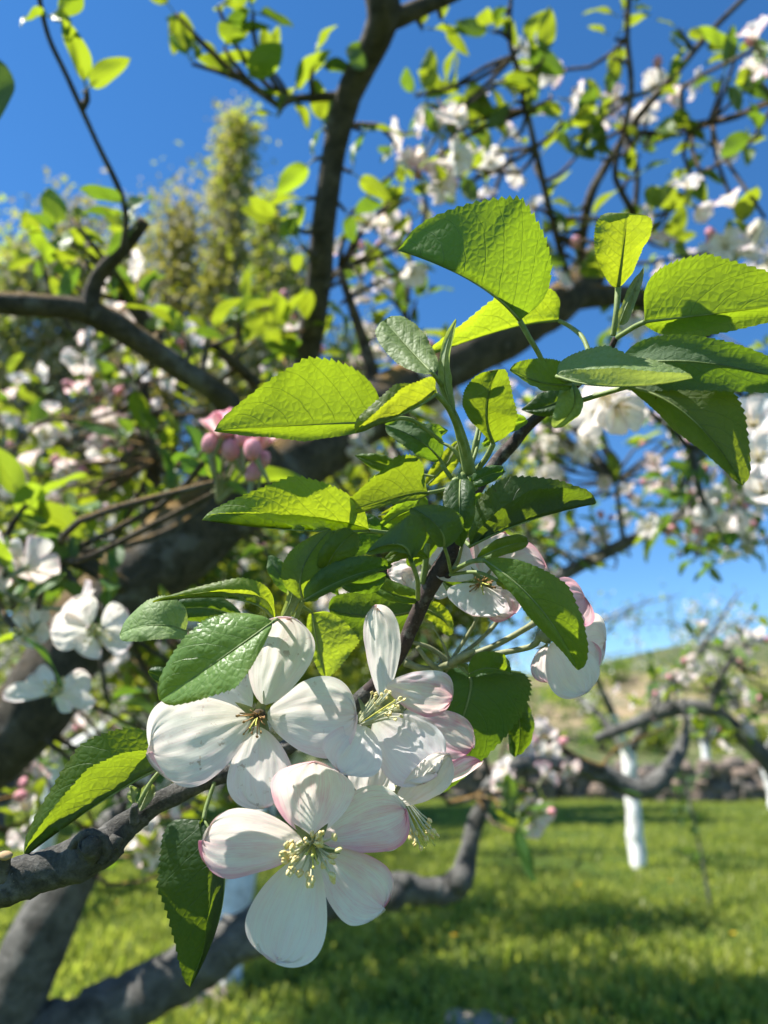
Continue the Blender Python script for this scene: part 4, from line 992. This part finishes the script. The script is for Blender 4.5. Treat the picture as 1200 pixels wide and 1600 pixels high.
for a in ((870, 720, 1.4, 2, 8, 1, 44), (830, 700, 1.4, 2, 6, 0, 40), (890, 690, 1.4, 2, 5, 0, 36), (850, 760, 1.4, 2, 5, 1, 36), (900, 815, 1.35, 3, 4, 1, 34), (940, 825, 1.35, 2, 3, 2, 22, None, True), (860, 830, 1.35, 3, 4, 0, 30), (880, 860, 1.35, 4, 1, 0, 34, True),
          (1030, 740, 1.35, 2, 4, 2, 26, None, True), (1060, 735, 1.3, 2, 3, 0, 26), (1090, 690, 1.2, 1, 2, 1, 24, None, True), (1005, 790, 1.45, 3, 4, 1, 34), (1040, 790, 1.45, 3, 4, 0, 34), (1090, 840, 1.5, 4, 3, 1, 34), (1130, 830, 1.45, 4, 3, 2, 34, None, True), (1060, 860, 1.5, 5, 0, 0, 36, True), (1100, 870, 1.5, 4, 0, 0, 30, True), (1160, 840, 1.4, 3, 2, 1, 30),
          (1080, 680, 1.1, 3, 0, 0, 40, True), (1130, 700, 1.1, 3, 0, 0, 40, True), (1040, 665, 1.0, 4, 0, 0, 40, True), (1010, 650, 1., 3, 0, 0, 34, True), (1060, 780, 1.2, 3, 0, 0, 30, True), (1140, 780, 1.2, 3), (950, 700, 1.3, 3, 1, 0, 30), (955, 760, 1.4, 3, 1), (940, 780, 1.4, 3), (1010, 840, 1.4, 2), (985, 870, 1.4, 2), (960, 890, 1.4, 1),
          (1160, 620, 1.2, 4, 2, 0, 40, True), (1190, 800, 1.2, 2, 2), (1185, 850, 1.3, 3, 2), (1100, 560, 1.3, 3, 1, 0, 30), (1040, 545, 1.3, 2, 3, 0, 30), (1120, 520, 1.3, 3, 1, 0, 30), (880, 620, 1.4, 2, 3, 0, 36), (780, 640, 1.4, 2, 4, 0, 36), (760, 560, 1.4, 4, 0, 0, 34), (840, 640, 1.4, 1, 4, 0, 30),
          (1110, 1085, 1.6, 3, 5, 2, 30), (1130, 1070, 1.6, 2, 3, 1, 26), (1170, 1012, 1.6, 3, 0, 3, 16), (1165, 1045, 1.6, 3, 0, 2, 10), (1060, 1040, 1.65, 2, 3, 0, 20), (1195, 1060, 1.6, 4, 1, 0, 26), (1190, 1110, 1.6, 4, 1, 1, 26), (1120, 1130, 1.6, 2, 0, 3, 26), (1180, 960, 1.6, 4, 0, 0, 24), (1065, 1110, 1.6, 3), (1010, 1090, 1.7, 2, 1)):
    S2(*a)
# two big soft blossoms near the lens at the right edge
for x, y, d in ((1178, 665, .5), (1185, 720, .48), (1192, 770, .5), (1190, 690, .52)):
    sp2.blossom_at(P(x, y, d), Vector((-.5, -1, .1)), .036, False)
for x, y, d in ((940, 615, .42), (962, 632, .42), (925, 628, .44)):
    sp2.blossom_at(P(x, y, d), Vector((.2, -.6, -.7)), .033, False)
sp2.fill(770, 905, 600, 880, 1.2, 1.6, 14, pb=.75, nb=(2, 6), sp=34)
sp2.fill(1010, 1200, 660, 880, 1.1, 1.6, 18, pb=.75, nb=(2, 6), sp=34)
sp2.fill(1000, 1200, 440, 620, 1.1, 1.5, 10, pb=.6, nb=(2, 5), sp=34)
sp2.fill(1020, 1200, 1000, 1150, 1.5, 1.75, 14, pb=.5, sp=24)
sp2.fill(1040, 1200, 640, 880, 1.0, 1.4, 16, pb=0, nl=(3, 6), dark=True, sp=36)
sp2.fill(780, 900, 640, 880, 1.3, 1.6, 8, pb=0, nl=(3, 5), sp=32)
sp2.place(tr2, keep=(90, 90, 20))
sp2.twigs(tr2, BARKL, .5)

# ================================================================== SETTING
def ground_mat():
    g = NT('turf'); o = g.obj()
    a = g.ramp(g.noise(1.3, 6, o, 0.6), 0.38, 0.62); b = g.ramp(g.noise(7, 6, o, 0.65), 0.40, 0.66); c = g.noise(60, 4, o)
    col = g.mix(a, (0.055, 0.105, 0.018), (0.10, 0.155, 0.025))
    col = g.mix(g.math('MULTIPLY', b, .6), col, (0.15, 0.19, 0.035))
    dry = g.ramp(g.noise(2.6, 5, o, 0.6), 0.63, 0.72)
    col = g.mix(g.math('MULTIPLY', dry, .7), col, (0.24, 0.17, 0.085))
    return g.done(g.princ(col, 0.95, 0.1, g.bump(g.math('ADD', c, b), 0.9, 0.05)))
TURF = ground_mat()
def gz(x, y): return 0.05 * noise.noise(Vector((x * .45, y * .45, 3))) + 0.02 * noise.noise(Vector((x * 1.7, y * 1.7, 1)))
WALL_Y = 17.0
gm = MB(); xs = np.concatenate([np.linspace(-400, -14, 12), np.linspace(-12, 14, 80), np.linspace(16, 400, 12)]); ys = np.concatenate([np.linspace(-60, -3, 6), np.linspace(-2, WALL_Y + 1, 76), np.linspace(WALL_Y + 4, 600, 16)])
gv = [(x, y, gz(x, y) if -12 < y < 30 and abs(x) < 15 else 0) for y in ys for x in xs]; nx_ = len(xs)
gm.add(gv, [(i * nx_ + j, i * nx_ + j + 1, (i + 1) * nx_ + j + 1, (i + 1) * nx_ + j) for i in range(len(ys) - 1) for j in range(nx_ - 1)])
g_ = gm.build('ground', [TURF]); g_['kind'] = 'structure'

# grass blades, one mass
def grass_mat():
    g = NT('grass_blades'); o = g.obj()
    u, v = g.uv()
    col = g.mix(u, (0.13, 0.165, 0.034), (0.31, 0.325, 0.08))
    big = g.ramp(g.noise(0.9, 5, o, 0.6), 0.38, 0.64)
    col = g.mix(g.math('MULTIPLY', big, .6), col, (0.25, 0.28, 0.06))
    tr = g.mix(u, (0.34, 0.46, 0.04), (0.64, 0.68, 0.10))
    return g.done(g.mixsh(0.5, g.princ(col, 0.5, 0.4), g.transl(tr)))
NBL = 170000
yy = 2.2 + (rng.random(NBL) ** 1.5) * 14.6
xx = (rng.random(NBL) * 2 - 1) * (yy * .62 + 1.4)
den = np.array([noise.noise(Vector((x * 1.1, y * 1.1, 7))) + .6 * noise.noise(Vector((x * 3.5, y * 3.5, 2))) for x, y in zip(xx, yy)])
bare = np.array([noise.noise(Vector((x * .8 + 9, y * .8, 4))) + .5 * noise.noise(Vector((x * 2.6, y * 2.6, 14))) for x, y in zip(xx, yy)])
keep = (den + rng.random(NBL) * .9 > .12) & (bare + rng.random(NBL) * .25 < .62)
xx, yy, den = xx[keep], yy[keep], den[keep]; NBL = len(xx)
zz = np.array([gz(x, y) for x, y in zip(xx, yy)])
hh = (.022 + .042 * rng.random(NBL)) * (1 + .9 * np.clip(den, -.4, .9)); wd = .006 + .006 * rng.random(NBL)
an = rng.random(NBL) * 6.283; le = rng.random(NBL) * .9; la = rng.random(NBL) * 6.283
bx, by = np.cos(an) * wd, np.sin(an) * wd
vv = np.empty((NBL, 4, 3)); 
vv[:, 0] = np.stack([xx - bx, yy - by, zz - .01], 1); vv[:, 1] = np.stack([xx + bx, yy + by, zz - .01], 1)
tx, ty = xx + np.cos(la) * le * hh, yy + np.sin(la) * le * hh
vv[:, 2] = np.stack([tx + bx * .5, ty + by * .5, zz + hh], 1); vv[:, 3] = np.stack([tx - bx * .5, ty - by * .5, zz + hh * .96], 1)
me = bpy.data.meshes.new('grass'); me.vertices.add(NBL * 4); me.vertices.foreach_set('co', vv.ravel())
me.loops.add(NBL * 4); me.loops.foreach_set('vertex_index', np.arange(NBL * 4, dtype=np.int32))
me.polygons.add(NBL); me.polygons.foreach_set('loop_start', np.arange(0, NBL * 4, 4, dtype=np.int32)); me.polygons.foreach_set('loop_total', np.full(NBL, 4, dtype=np.int32))
uvl = me.uv_layers.new(name='UVMap'); uvl.data.foreach_set('uv', np.repeat(np.stack([rng.random(NBL), np.zeros(NBL)], 1), 4, 0).astype(np.float32).ravel())
me.materials.append(grass_mat()); me.update(); me.validate()
go = bpy.data.objects.new('grass', me); C.objects.link(go); go['kind'] = 'stuff'
go['label'] = 'short green grass covering the orchard floor'; go['category'] = 'grass'

# dandelions
YEL = plain('dandelion_yellow', (0.75, 0.50, 0.02), (0.85, 0.62, 0.04), 80, 0.8)
dmb = MB(); r_ = random.Random(4)
for k in range(40):
    ph = r_.uniform(0, 6.28); q = r_.uniform(.2, 1) * .020
    e = Vector((math.cos(ph) * q, math.sin(ph) * q, .008 * (1 - q / .02) + .004)); s_ = Vector((-math.sin(ph), math.cos(ph), 0)) * .0025
    dmb.add([Vector((0, 0, 0)) - s_, Vector((0, 0, 0)) + s_, e + s_, e - s_], [(0, 1, 2, 3)])
dme = dmb.mesh('flower_head', [YEL]); dst = MB(); tube(dst, [Vector((0, 0, -.1)), Vector((.004, 0, 0))], [.002, .002], k=5, step=.05); dste = dst.mesh('stalk', [STEM])
for px, py in ((690, 1425), (905, 1406), (1086, 1442), (395, 1532), (426, 1500), (710, 1500), (985, 1470), (180, 1440), (1050, 1400), (640, 1460), (790, 1270), (1150, 1500)):
    w = ground_at(px, py); z = gz(w.x, w.y) + .1
    d = thing('dandelion', 'small yellow dandelion flower standing in the grass', 'flower', (w.x, w.y, z), 'dandelions dotted over the grass')
    for nm, m_ in (('flower_head', dme), ('stalk', dste)):
        o = bpy.data.objects.new(nm, m_); C.objects.link(o); o.parent = d
# bare stones in the turf
ROCK = plain('field_stone', (0.20, 0.155, 0.12), (0.36, 0.30, 0.24), 25, 0.9)
def rock(c, a, b, h, label, seed):
    mb = MB(); ellipsoid(mb, Vector((0, 0, 0)), Vector((a, 0, 0)), Vector((0, b, 0)), Vector((0, 0, h)), 18, 12)
    mb.v = [tuple(Vector(v) * (1 + .25 * noise.noise(Vector(v) * (2 / a) + Vector((seed, 0, 0))))) for v in mb.v]
    o = mb.build('stone', [ROCK]); o.location = c; o['label'] = label; o['category'] = 'stone'
w = ground_at(745, 1606); rock((w.x, w.y, .0), .17, .12, .055, 'brown stone half sunk in the grass at the bottom edge', 3)
w = ground_at(300, 1560); rock((w.x, w.y, .0), .22, .14, .05, 'flat pale stone in the grass beside the low limb', 9)

# dry stone wall
def stone_mat():
    g = NT('wall_stone'); o = g.obj(); u, v = g.uv()
    c = g.mix(u, (0.17, 0.155, 0.14), (0.30, 0.215, 0.16)); c = g.mix(g.ramp(g.noise(6, 6, o, .65), .4, .65), c, (0.10, 0.09, 0.08))
    return g.done(g.princ(c, 0.95, 0.15, g.bump(g.noise(14, 6, o), .9, .04)))
wm = MB(); r_ = random.Random(77); x = -16.0
while x < 18:
    z = -.08
    while z < .60:
        w_, h_ = r_.uniform(.22, .5), r_.uniform(.14, .26)
        s0 = len(wm.v); ellipsoid(wm, Vector((0, 0, 0)), Vector((w_ * .62, 0, 0)), Vector((0, r_.uniform(.18, .26), 0)), Vector((0, 0, h_ * .66)), 9, 6)
        cc = Vector((x + r_.uniform(-.12, .12), WALL_Y + r_.uniform(-.06, .06) + .05 * z, z + h_ * .5)); sd = r_.uniform(0, 90); cu = r_.random()
        for i in range(s0, len(wm.v)):
            v = Vector(wm.v[i]); v = Vector((math.copysign(abs(v.x / w_) ** .7 * w_, v.x), v.y, math.copysign(abs(v.z / h_) ** .7 * h_, v.z)))
            wm.v[i] = tuple(v * (1 + .3 * noise.noise(v * 5 + Vector((sd, 0, 0)))) + cc); wm.uv[i] = (cu, 0)
        z += h_ * .85
    x += .36
o = wm.build('stone_wall', [stone_mat()], smooth=False); o['label'] = 'low dry stone wall running along the far side of the grass'; o['category'] = 'wall'

# terraced hill behind the wall
def hill_mat():
    g = NT('hillside'); o = g.obj()
    a = g.ramp(g.noise(.16, 7, o, .62), .42, .56); b = g.ramp(g.noise(.9, 6, o, .65), .40, .65)
    sep = g.n('ShaderNodeSeparateXYZ'); g.t.links.new(o, sep.inputs[0])
    band = g.ramp(g.math('ADD', sep.outputs[2], g.math('MULTIPLY', g.noise(.35, 4, o), 1.6)), 2.0, 2.7)
    top = g.ramp(g.math('ADD', sep.outputs[2], g.math('MULTIPLY', g.noise(.3, 4, o), 1.8)), 5.4, 6.2)
    c = g.mix(a, (0.05, 0.08, 0.024), (0.085, 0.115, 0.035))
    c = g.mix(g.math('MULTIPLY', band, g.math('SUBTRACT', 1.0, g.math('MULTIPLY', b, .45))), c, (0.31, 0.23, 0.145))
    c = g.mix(top, c, (0.055, 0.082, 0.03))
    c = g.mix(g.math('MULTIPLY', b, .6), c, (0.055, 0.08, 0.028))
    c = g.mix(g.math('MULTIPLY', g.ramp(g.noise(2.2, 6, o, .7), .48, .62), .5), c, (0.26, 0.20, 0.13))
    return g.done(g.princ(c, .95, .1, g.bump(g.noise(1.2, 6, o), .8, .4)))
hm = MB(); hx = np.linspace(-160, 200, 121); hy = np.concatenate([[WALL_Y + .15, WALL_Y + .3], np.linspace(WALL_Y + 1.5, 95, 60)])
def hz(x, y):
    t = (y - WALL_Y - 2.5)
    base = .52
    if t < 0: return base + .05 * noise.noise(Vector((x * .4, y * .4, 0)))
    k = 1 / (1 + math.exp(-(x - 7) / 9.0))          # climbs toward the right
    H = 1.2 + 7.0 * k
    s = min(1, t / 34); s = s * s * (3 - 2 * s)
    return base + H * s + (.5 * noise.noise(Vector((x * .13, y * .13, 5))) + .18 * noise.noise(Vector((x * .5, y * .5, 5)))) * min(1, t / 6)
hv = [(x, y, hz(x, y) if y > WALL_Y + .2 else -.3) for y in hy for x in hx]; n_ = len(hx)
hm.add(hv, [(i * n_ + j, i * n_ + j + 1, (i + 1) * n_ + j + 1, (i + 1) * n_ + j) for i in range(len(hy) - 1) for j in range(n_ - 1)])
o = hm.build('hill', [hill_mat()]); o['kind'] = 'structure'

# ------------------------------------------------------------------ whitewashed orchard trees
FOLM = leaf_mat('crown_leaf', (0.09, 0.14, 0.03), (0.16, 0.21, 0.08), (0.50, 0.60, 0.03), detail=False)
FOLD = leaf_mat('crown_leaf_dark', (0.045, 0.095, 0.03), (0.09, 0.14, 0.06), (0.18, 0.30, 0.02), detail=False)
FOLG = leaf_mat('crown_leaf_golden', (0.17, 0.175, 0.05), (0.25, 0.25, 0.11), (0.52, 0.51, 0.07), detail=False)
BEIGE = plain('blossom_far', (0.62, 0.58, 0.52), (0.80, 0.76, 0.72), 8, 0.8, .35)
TAN = plain('catkin_far', (0.36, 0.32, 0.23), (0.52, 0.48, 0.38), 8, 0.8, .3)
def flakes(mb, pts, size, r, m=0, aspect=.55):
    for p in pts:
        d = Vector((r.gauss(0, 1), r.gauss(0, 1), r.gauss(0, .8))).normalized(); n = Vector((r.gauss(0, .7), r.gauss(0, .7), 1))
        x = d.cross(n)
        if x.length < 1e-4: continue
        x.normalize(); s = size * r.uniform(.6, 1.3)
        up = x.cross(d) * (.18 * s)
        mb.add([p - d * s * .5, p + x * s * aspect * .5 + up, p + d * s * .5, p - x * s * aspect * .5 + up], [(0, 1, 2), (0, 2, 3)], [(0.5, 0), (1, .5), (.5, 1), (0, .5)], m)
def orchard_tree(label, foot, h_white, wpx_r, lean, crown_r, crown_z, nleaf, nbl, seed, group='whitewashed orchard trees', forks=4, fork_white=.25, leafm=None, fl=.055, spr=.09, zmax=9.0, ymin=-9.0, xmax=99.0):
    def lim(p): return Vector((min(p.x, xmax), max(p.y, ymin), min(p.z, zmax)))
    r = random.Random(seed); f = Vector(foot)
    t = thing('orchard_tree', label, 'tree', f, group)
    top = f + Vector((lean[0], lean[1], h_white))
    mb = MB(); tube(mb, [f + Vector((0, 0, -.1)), f + Vector((lean[0] * .2, lean[1] * .3, h_white * .4)), top], [wpx_r * 1.22, wpx_r, wpx_r * .95], k=18, step=.04, rough=.2, nscale=9, seed=seed)
    mb.build('trunk', [WHITE], t)
    ends = []
    for k in range(forks):
        a = 6.283 * k / forks + r.uniform(-.4, .4) + .5
        q1 = top + Vector((math.cos(a), math.sin(a), 0)) * crown_r * .25 + Vector((0, 0, (crown_z - h_white) * .25))
        q2 = top + Vector((math.cos(a), math.sin(a), 0)) * crown_r * .6 + Vector((0, 0, (crown_z - h_white) * r.uniform(.5, .8)))
        q3 = top + Vector((math.cos(a + r.uniform(-.3, .3)), math.sin(a), 0)) * crown_r * .95 + Vector((0, 0, (crown_z - h_white) * r.uniform(.8, 1.3)))
        q1, q2, q3 = lim(q1), lim(q2), lim(q3)
        mb = MB(); tube(mb, [top - Vector((0, 0, .06)), q1], [wpx_r * .72, wpx_r * .55], k=10, step=.06, rough=.12, nscale=6, m=1 if fork_white and k % 2 == 0 else 0)
        tube(mb, [q1, q2, q3], [wpx_r * .55, wpx_r * .38, wpx_r * .12], k=9, step=.08, rough=.15, nscale=6)
        for j in range(4):
            b = q1.lerp(q3, r.uniform(.2, .9)); e = b + Vector((r.gauss(0, .35), r.gauss(0, .35), r.uniform(.05, .4))) * crown_r; e = lim(e)
            tube(mb, [b, b.lerp(e, .5) + Vector((0, 0, .05)), e], [wpx_r * .2, wpx_r * .14, wpx_r * .05], k=6, step=.1, rough=.1, nscale=6); ends += [(b, e)]
        mb.build('limb', [BARKL, WHITE], t); ends.append((q2, q3)); ends.append((q1, q2))
    pl = []; pb = []
    for i in range(nleaf):
        b, e = r.choice(ends); p = b.lerp(e, r.random() ** .7) + Vector((r.gauss(0, spr), r.gauss(0, spr), r.gauss(0, .08))) * crown_r; pl.append(lim(p) if p.z < zmax + .3 and p.y > ymin - .3 else p.lerp(lim(p), 1.0))
    cl = [(lambda be: be[0].lerp(be[1], r.random()))(r.choice(ends)) + Vector((r.gauss(0, .07), r.gauss(0, .07), r.gauss(0, .05))) * crown_r for _ in range(max(1, nbl // 14))]
    for i in range(nbl): pb.append(r.choice(cl) + Vector((r.gauss(0, .045), r.gauss(0, .045), r.gauss(0, .04))))
    mb = MB(); k = int(len(pl) * .65); flakes(mb, pl[:k], fl, r, 0); flakes(mb, pl[k:], fl, r, 1)
    mb.build('crown', leafm or [FOLM, FOLD], t)
    mb = MB(); flakes(mb, pb, .036, r, 0, .9); mb.build('blossom_cover', [BEIGE], t)['kind'] = 'stuff'
    return t
w = ground_at(997, 1352); orchard_tree('whitewashed orchard tree on the open grass, its slim straight trunk fully visible', (w.x, w.y, 0), 1.05, .068, (.0, .0), 1.2, 2.3, 900, 900, 3)
w = ground_at(345, 1548); orchard_tree('whitewashed orchard tree whose crown shades the grass, trunk behind the hanging leaf', (w.x, w.y, 0), 1.0, .07, (.16, .55), 1.75, 1.9, 15500, 2600, 5, forks=9, fl=.08, spr=.10, zmax=2.5, ymin=3.2, xmax=.75)
w = ground_at(1215, 1268); orchard_tree('whitewashed orchard tree cut off by the right frame edge near the wall', (w.x, w.y, 0), .9, .11, (-.1, 0), 1.4, 2.6, 900, 800, 8)
for i, (x, y, lb) in enumerate(((-2.6, 6.3, 'broad orchard tree at the far left in front of the tall narrow trees'), (-.6, 8.5, 'orchard tree in the middle distance between the left limb and the big limb'), (-4.6, 9.5, 'orchard tree at the far left, half hidden by the near blossoms'))):
    orchard_tree(lb, (x, y, gz(x, y)), 1.0, .09, (.05, 0), 1.9, 1.8, 4200, 3600, 30 + i, forks=5)
# tree on the hillside terrace with whitish bloom behind the stake
w = Vector((7.3, 18.3, .5)); orchard_tree('pale blossoming orchard tree on the terrace above the stone wall', (w.x, w.y, w.z), .7, .09, (0, 0), 1.2, 1.5, 300, 900, 41)
# dark overhead tree at the right that throws the other half of the shade
orchard_tree('leafy orchard tree right of the frame shading the near grass', (2.3, 4.5, 0), 1.0, .08, (-.1, 0), 1.9, 2.9, 300, 100, 44) if False else None

# young sapling with dark leaves
w = ground_at(1112, 1425); f = Vector((w.x, w.y, gz(w.x, w.y)))
sap = thing('sapling', 'thin young sapling with dark leaves standing in the grass right of the white trunk', 'sapling', f)
mb = MB(); tube(mb, [f - Vector((0, 0, .05)), f + Vector((-.04, 0, .45)), f + Vector((-.1, .02, .9)), f + Vector((-.13, .02, 1.28))], [.010, .009, .008, .006], k=8, step=.05, rough=.1, nscale=20); mb.build('stem', [BARKL], sap)
r_ = random.Random(6); pts = []
for i in range(26):
    z = r_.uniform(.12, .95); c = f + Vector((-.1 * z, 0, z)); dv = Vector((r_.gauss(0, 1), r_.gauss(0, 1), .5)).normalized()
    for j in range(7): pts.append(c + dv * (.03 + .025 * j) * r_.uniform(.6, 1.2) + Vector((0, 0, r_.gauss(0, .012))))
mb = MB(); flakes(mb, pts, .055, r_, 0, .5); mb.build('crown', [FOLD], sap)

# tall narrow trees at the back left
def tall_tree(label, px, ytop, dist, wpx, seed, golden=.6, tan=.3, low=1.0, lean=0):
    r = random.Random(seed)
    x = (px - 600) / FP * dist * math.cos(PITCH)       # rough lateral place at this distance
    ang = math.atan((800 - ytop) / FP) + PITCH
    H = CAM.z + math.tan(ang) * dist
    f = Vector(((px - 600) / FP * dist / math.cos(ang - PITCH) * math.cos(ang), dist, 0)); f.x = (px - 600) / FP * (dist * math.cos(PITCH) + (H * .7 - CAM.z) * math.sin(PITCH))
    R = wpx / FP * dist * .5
    t = thing('tall_tree', label, 'tree', f, 'tall narrow trees behind the orchard')
    mb = MB(); tube(mb, [f - Vector((0, 0, .2)), f + Vector((0, 0, H * .5)), f + Vector((lean, 0, H * .97))], [.16, .10, .02], k=9, step=.4, rough=.1, nscale=3); mb.build('trunk', [BARKL], t)
    lm = MB(); cl = []
    nb = int(H * 8.5)
    for i in range(nb):
        z = H * (.12 + .86 * (i / nb)); a = r.uniform(0, 6.28)
        u = (z / H); rad = R * (1.0 if u < .5 else max(.2, (1 - u) / .5)) * r.uniform(.35, 1.1)
        b = f + Vector((lean * u, 0, z - .5)); e = b + Vector((math.cos(a) * rad, math.sin(a) * rad, .6 + rad * 1.1))
        tube(lm, [b, b.lerp(e, .5) + Vector((math.cos(a), math.sin(a), -.3)) * rad * .15, e], [.035, .022, .008], k=5, step=.4)
        for j in range(3): cl.append((b.lerp(e, r.uniform(.45, 1.05)), u, r.random()))
    lm.build('branch', [BARKL], t)
    mb = MB()
    for c, u, q in cl:
        kind = 2 if q < tan * (1.4 - u) else (1 if q > 1 - golden * .8 else 0)
        sz = .10 * R / 0.5
        n = r.randrange(26, 50); sg = (.13 + .15 * r.random()) * max(.6, R / .6)
        pts = [c + Vector((r.gauss(0, sg), r.gauss(0, sg), r.gauss(0, sg * 1.25))) for _ in range(n)]
        flakes(mb, pts, .13, r, kind, .65)
    mb.build('crown', [FOLM, FOLG, TAN], t)
for a in (('tallest narrow tree, a slim yellow-green spire above the others', 352, 178, 12.0, 105, 1, .7, .45), ('narrow tree with greyish catkins above the left limb', 95, 338, 11.0, 175, 2, .5, .75),
          ('bushy golden tree just left of the tallest spire', 262, 318, 12.5, 175, 3, .8, .3), ('dark topped narrow tree just right of the tallest spire', 408, 300, 13.5, 95, 4, .5, .3),
          ('shorter pale tree between the spire and the upright limb', 450, 395, 12.0, 145, 5, .6, .6), ('narrow tree cut off by the left frame edge', 2, 370, 10.5, 165, 6, .5, .5), ('slim tree between the catkin tree and the golden tree', 178, 370, 13.5, 150, 7, .7, .5),
          ('lower pale tree right behind the upright limb', 545, 520, 14.0, 120, 8, .5, .6)):
    tall_tree(*a)

# bare saplings on the ridge and shrubs on the slope
for i, (px, y, hgt) in enumerate(((806, 46, 2.6), (848, 46, 3.6), (893, 47, 2.8), (1001, 48, 3.2), (1058, 48, 3.6), (1110, 48, 2.4))):
    x = (px - 600) / FP * (y * .985); r_ = random.Random(i); z0 = hz(x, y)
    t = thing('bare_sapling', 'thin bare sapling standing on the hill ridge against the sky', 'sapling', (x, y, z0), 'bare saplings along the ridge')
    f = Vector((x, y, z0)); mb = MB(); tube(mb, [f - Vector((0, 0, .3)), f + Vector((r_.uniform(-.1, .1), 0, hgt * .5)), f + Vector((r_.uniform(-.2, .2), 0, hgt))], [.05, .035, .012], k=6, step=.3); mb.build('trunk', [BARKL], t)
    mb = MB()
    for k in range(14):
        b = f + Vector((0, 0, hgt * r_.uniform(.2, .9))); tube(mb, [b, b + Vector((r_.gauss(0, .22), r_.gauss(0, .2), r_.uniform(.4, .9)))], [.015, .005], k=4, step=.5)
    mb.build('twig', [BARKL], t)
for i, (px, y, s_) in enumerate(((905, 34, 1.3), (960, 40, 1.5), (1040, 38, 1.2), (1120, 36, 1.6), (1180, 33, 1.4), (840, 28, 1.6), (780, 30, 2.0), (1010, 26, 1.0), (1160, 24, 1.0), (720, 34, 2.0), (1090, 28, .9), (930, 25, 1.1))):
    x = (px - 600) / FP * (y * .985); r_ = random.Random(100 + i); z0 = hz(x, y)
    t = thing('shrub', 'rounded green shrub growing on the dry hillside', 'shrub', (x, y, z0), 'shrubs on the hillside')
    mb = MB()
    for k in range(6): tube(mb, [Vector((x, y, z0 - .1)), Vector((x + r_.gauss(0, .3) * s_, y + r_.gauss(0, .3) * s_, z0 + .7 * s_))], [.03, .01], k=5, step=.4)
    mb.build('stem', [BARKL], t)
    mb = MB(); cc = [Vector((x + r_.gauss(0, .42) * s_, y + r_.gauss(0, .42) * s_, z0 + r_.uniform(.15, .95) * s_)) for _ in range(12)]
    for c in cc: flakes(mb, [c + Vector((r_.gauss(0, .2), r_.gauss(0, .2), r_.gauss(0, .15))) * s_ for _ in range(70)], .17, r_, 0 if r_.random() < .5 else 1)
    mb.build('crown', [FOLM, FOLD], t)

# ================================================================== LIGHT, CAMERA
AZ, EL = math.radians(-94), math.radians(58)     # sun left of the view direction
sd = Vector((math.sin(AZ) * math.cos(EL), math.cos(AZ) * math.cos(EL), math.sin(EL)))
sun = bpy.data.lights.new('sun', 'SUN'); sun.energy = 4.7; sun.angle = math.radians(.5); sun.color = (1, .955, .88)
so = bpy.data.objects.new('sun', sun); C.objects.link(so); so.rotation_euler = (-sd).to_track_quat('-Z', 'Y').to_euler(); so.location = (0, 0, 30)
world = bpy.data.worlds.new('World'); scene.world = world; world.use_nodes = True
nt = world.node_tree; nt.nodes.clear()
sky = nt.nodes.new('ShaderNodeTexSky'); sky.sky_type = 'NISHITA'; sky.sun_disc = False
sky.sun_elevation = EL; sky.sun_rotation = AZ % (2 * math.pi)
sky.air_density = 1.0; sky.dust_density = 0.0; sky.ozone_density = 3.0; sky.altitude = 1500
bg = nt.nodes.new('ShaderNodeBackground'); bg.inputs['Strength'].default_value = .085
ow = nt.nodes.new('ShaderNodeOutputWorld'); hsv = nt.nodes.new('ShaderNodeHueSaturation'); hsv.inputs['Saturation'].default_value = 1.25; nt.links.new(sky.outputs[0], hsv.inputs['Color']); nt.links.new(hsv.outputs[0], bg.inputs[0]); nt.links.new(bg.outputs[0], ow.inputs[0])
cam = bpy.data.cameras.new('camera'); co = bpy.data.objects.new('camera', cam); C.objects.link(co)
co.location = CAM; co.rotation_euler = (math.pi / 2 + PITCH, 0, 0)
cam.sensor_fit = 'VERTICAL'; cam.sensor_height = 34.6; cam.lens = 26; cam.clip_start = .01; cam.clip_end = 3000
cam.dof.use_dof = True; cam.dof.focus_distance = .2; cam.dof.aperture_fstop = 12.0
scene.camera = co
vs_ = scene.view_settings; vs_.view_transform = 'Standard'; vs_.look = 'None'; vs_.gamma = 1; vs_.exposure = 1.33
scene.cycles.use_denoising = True
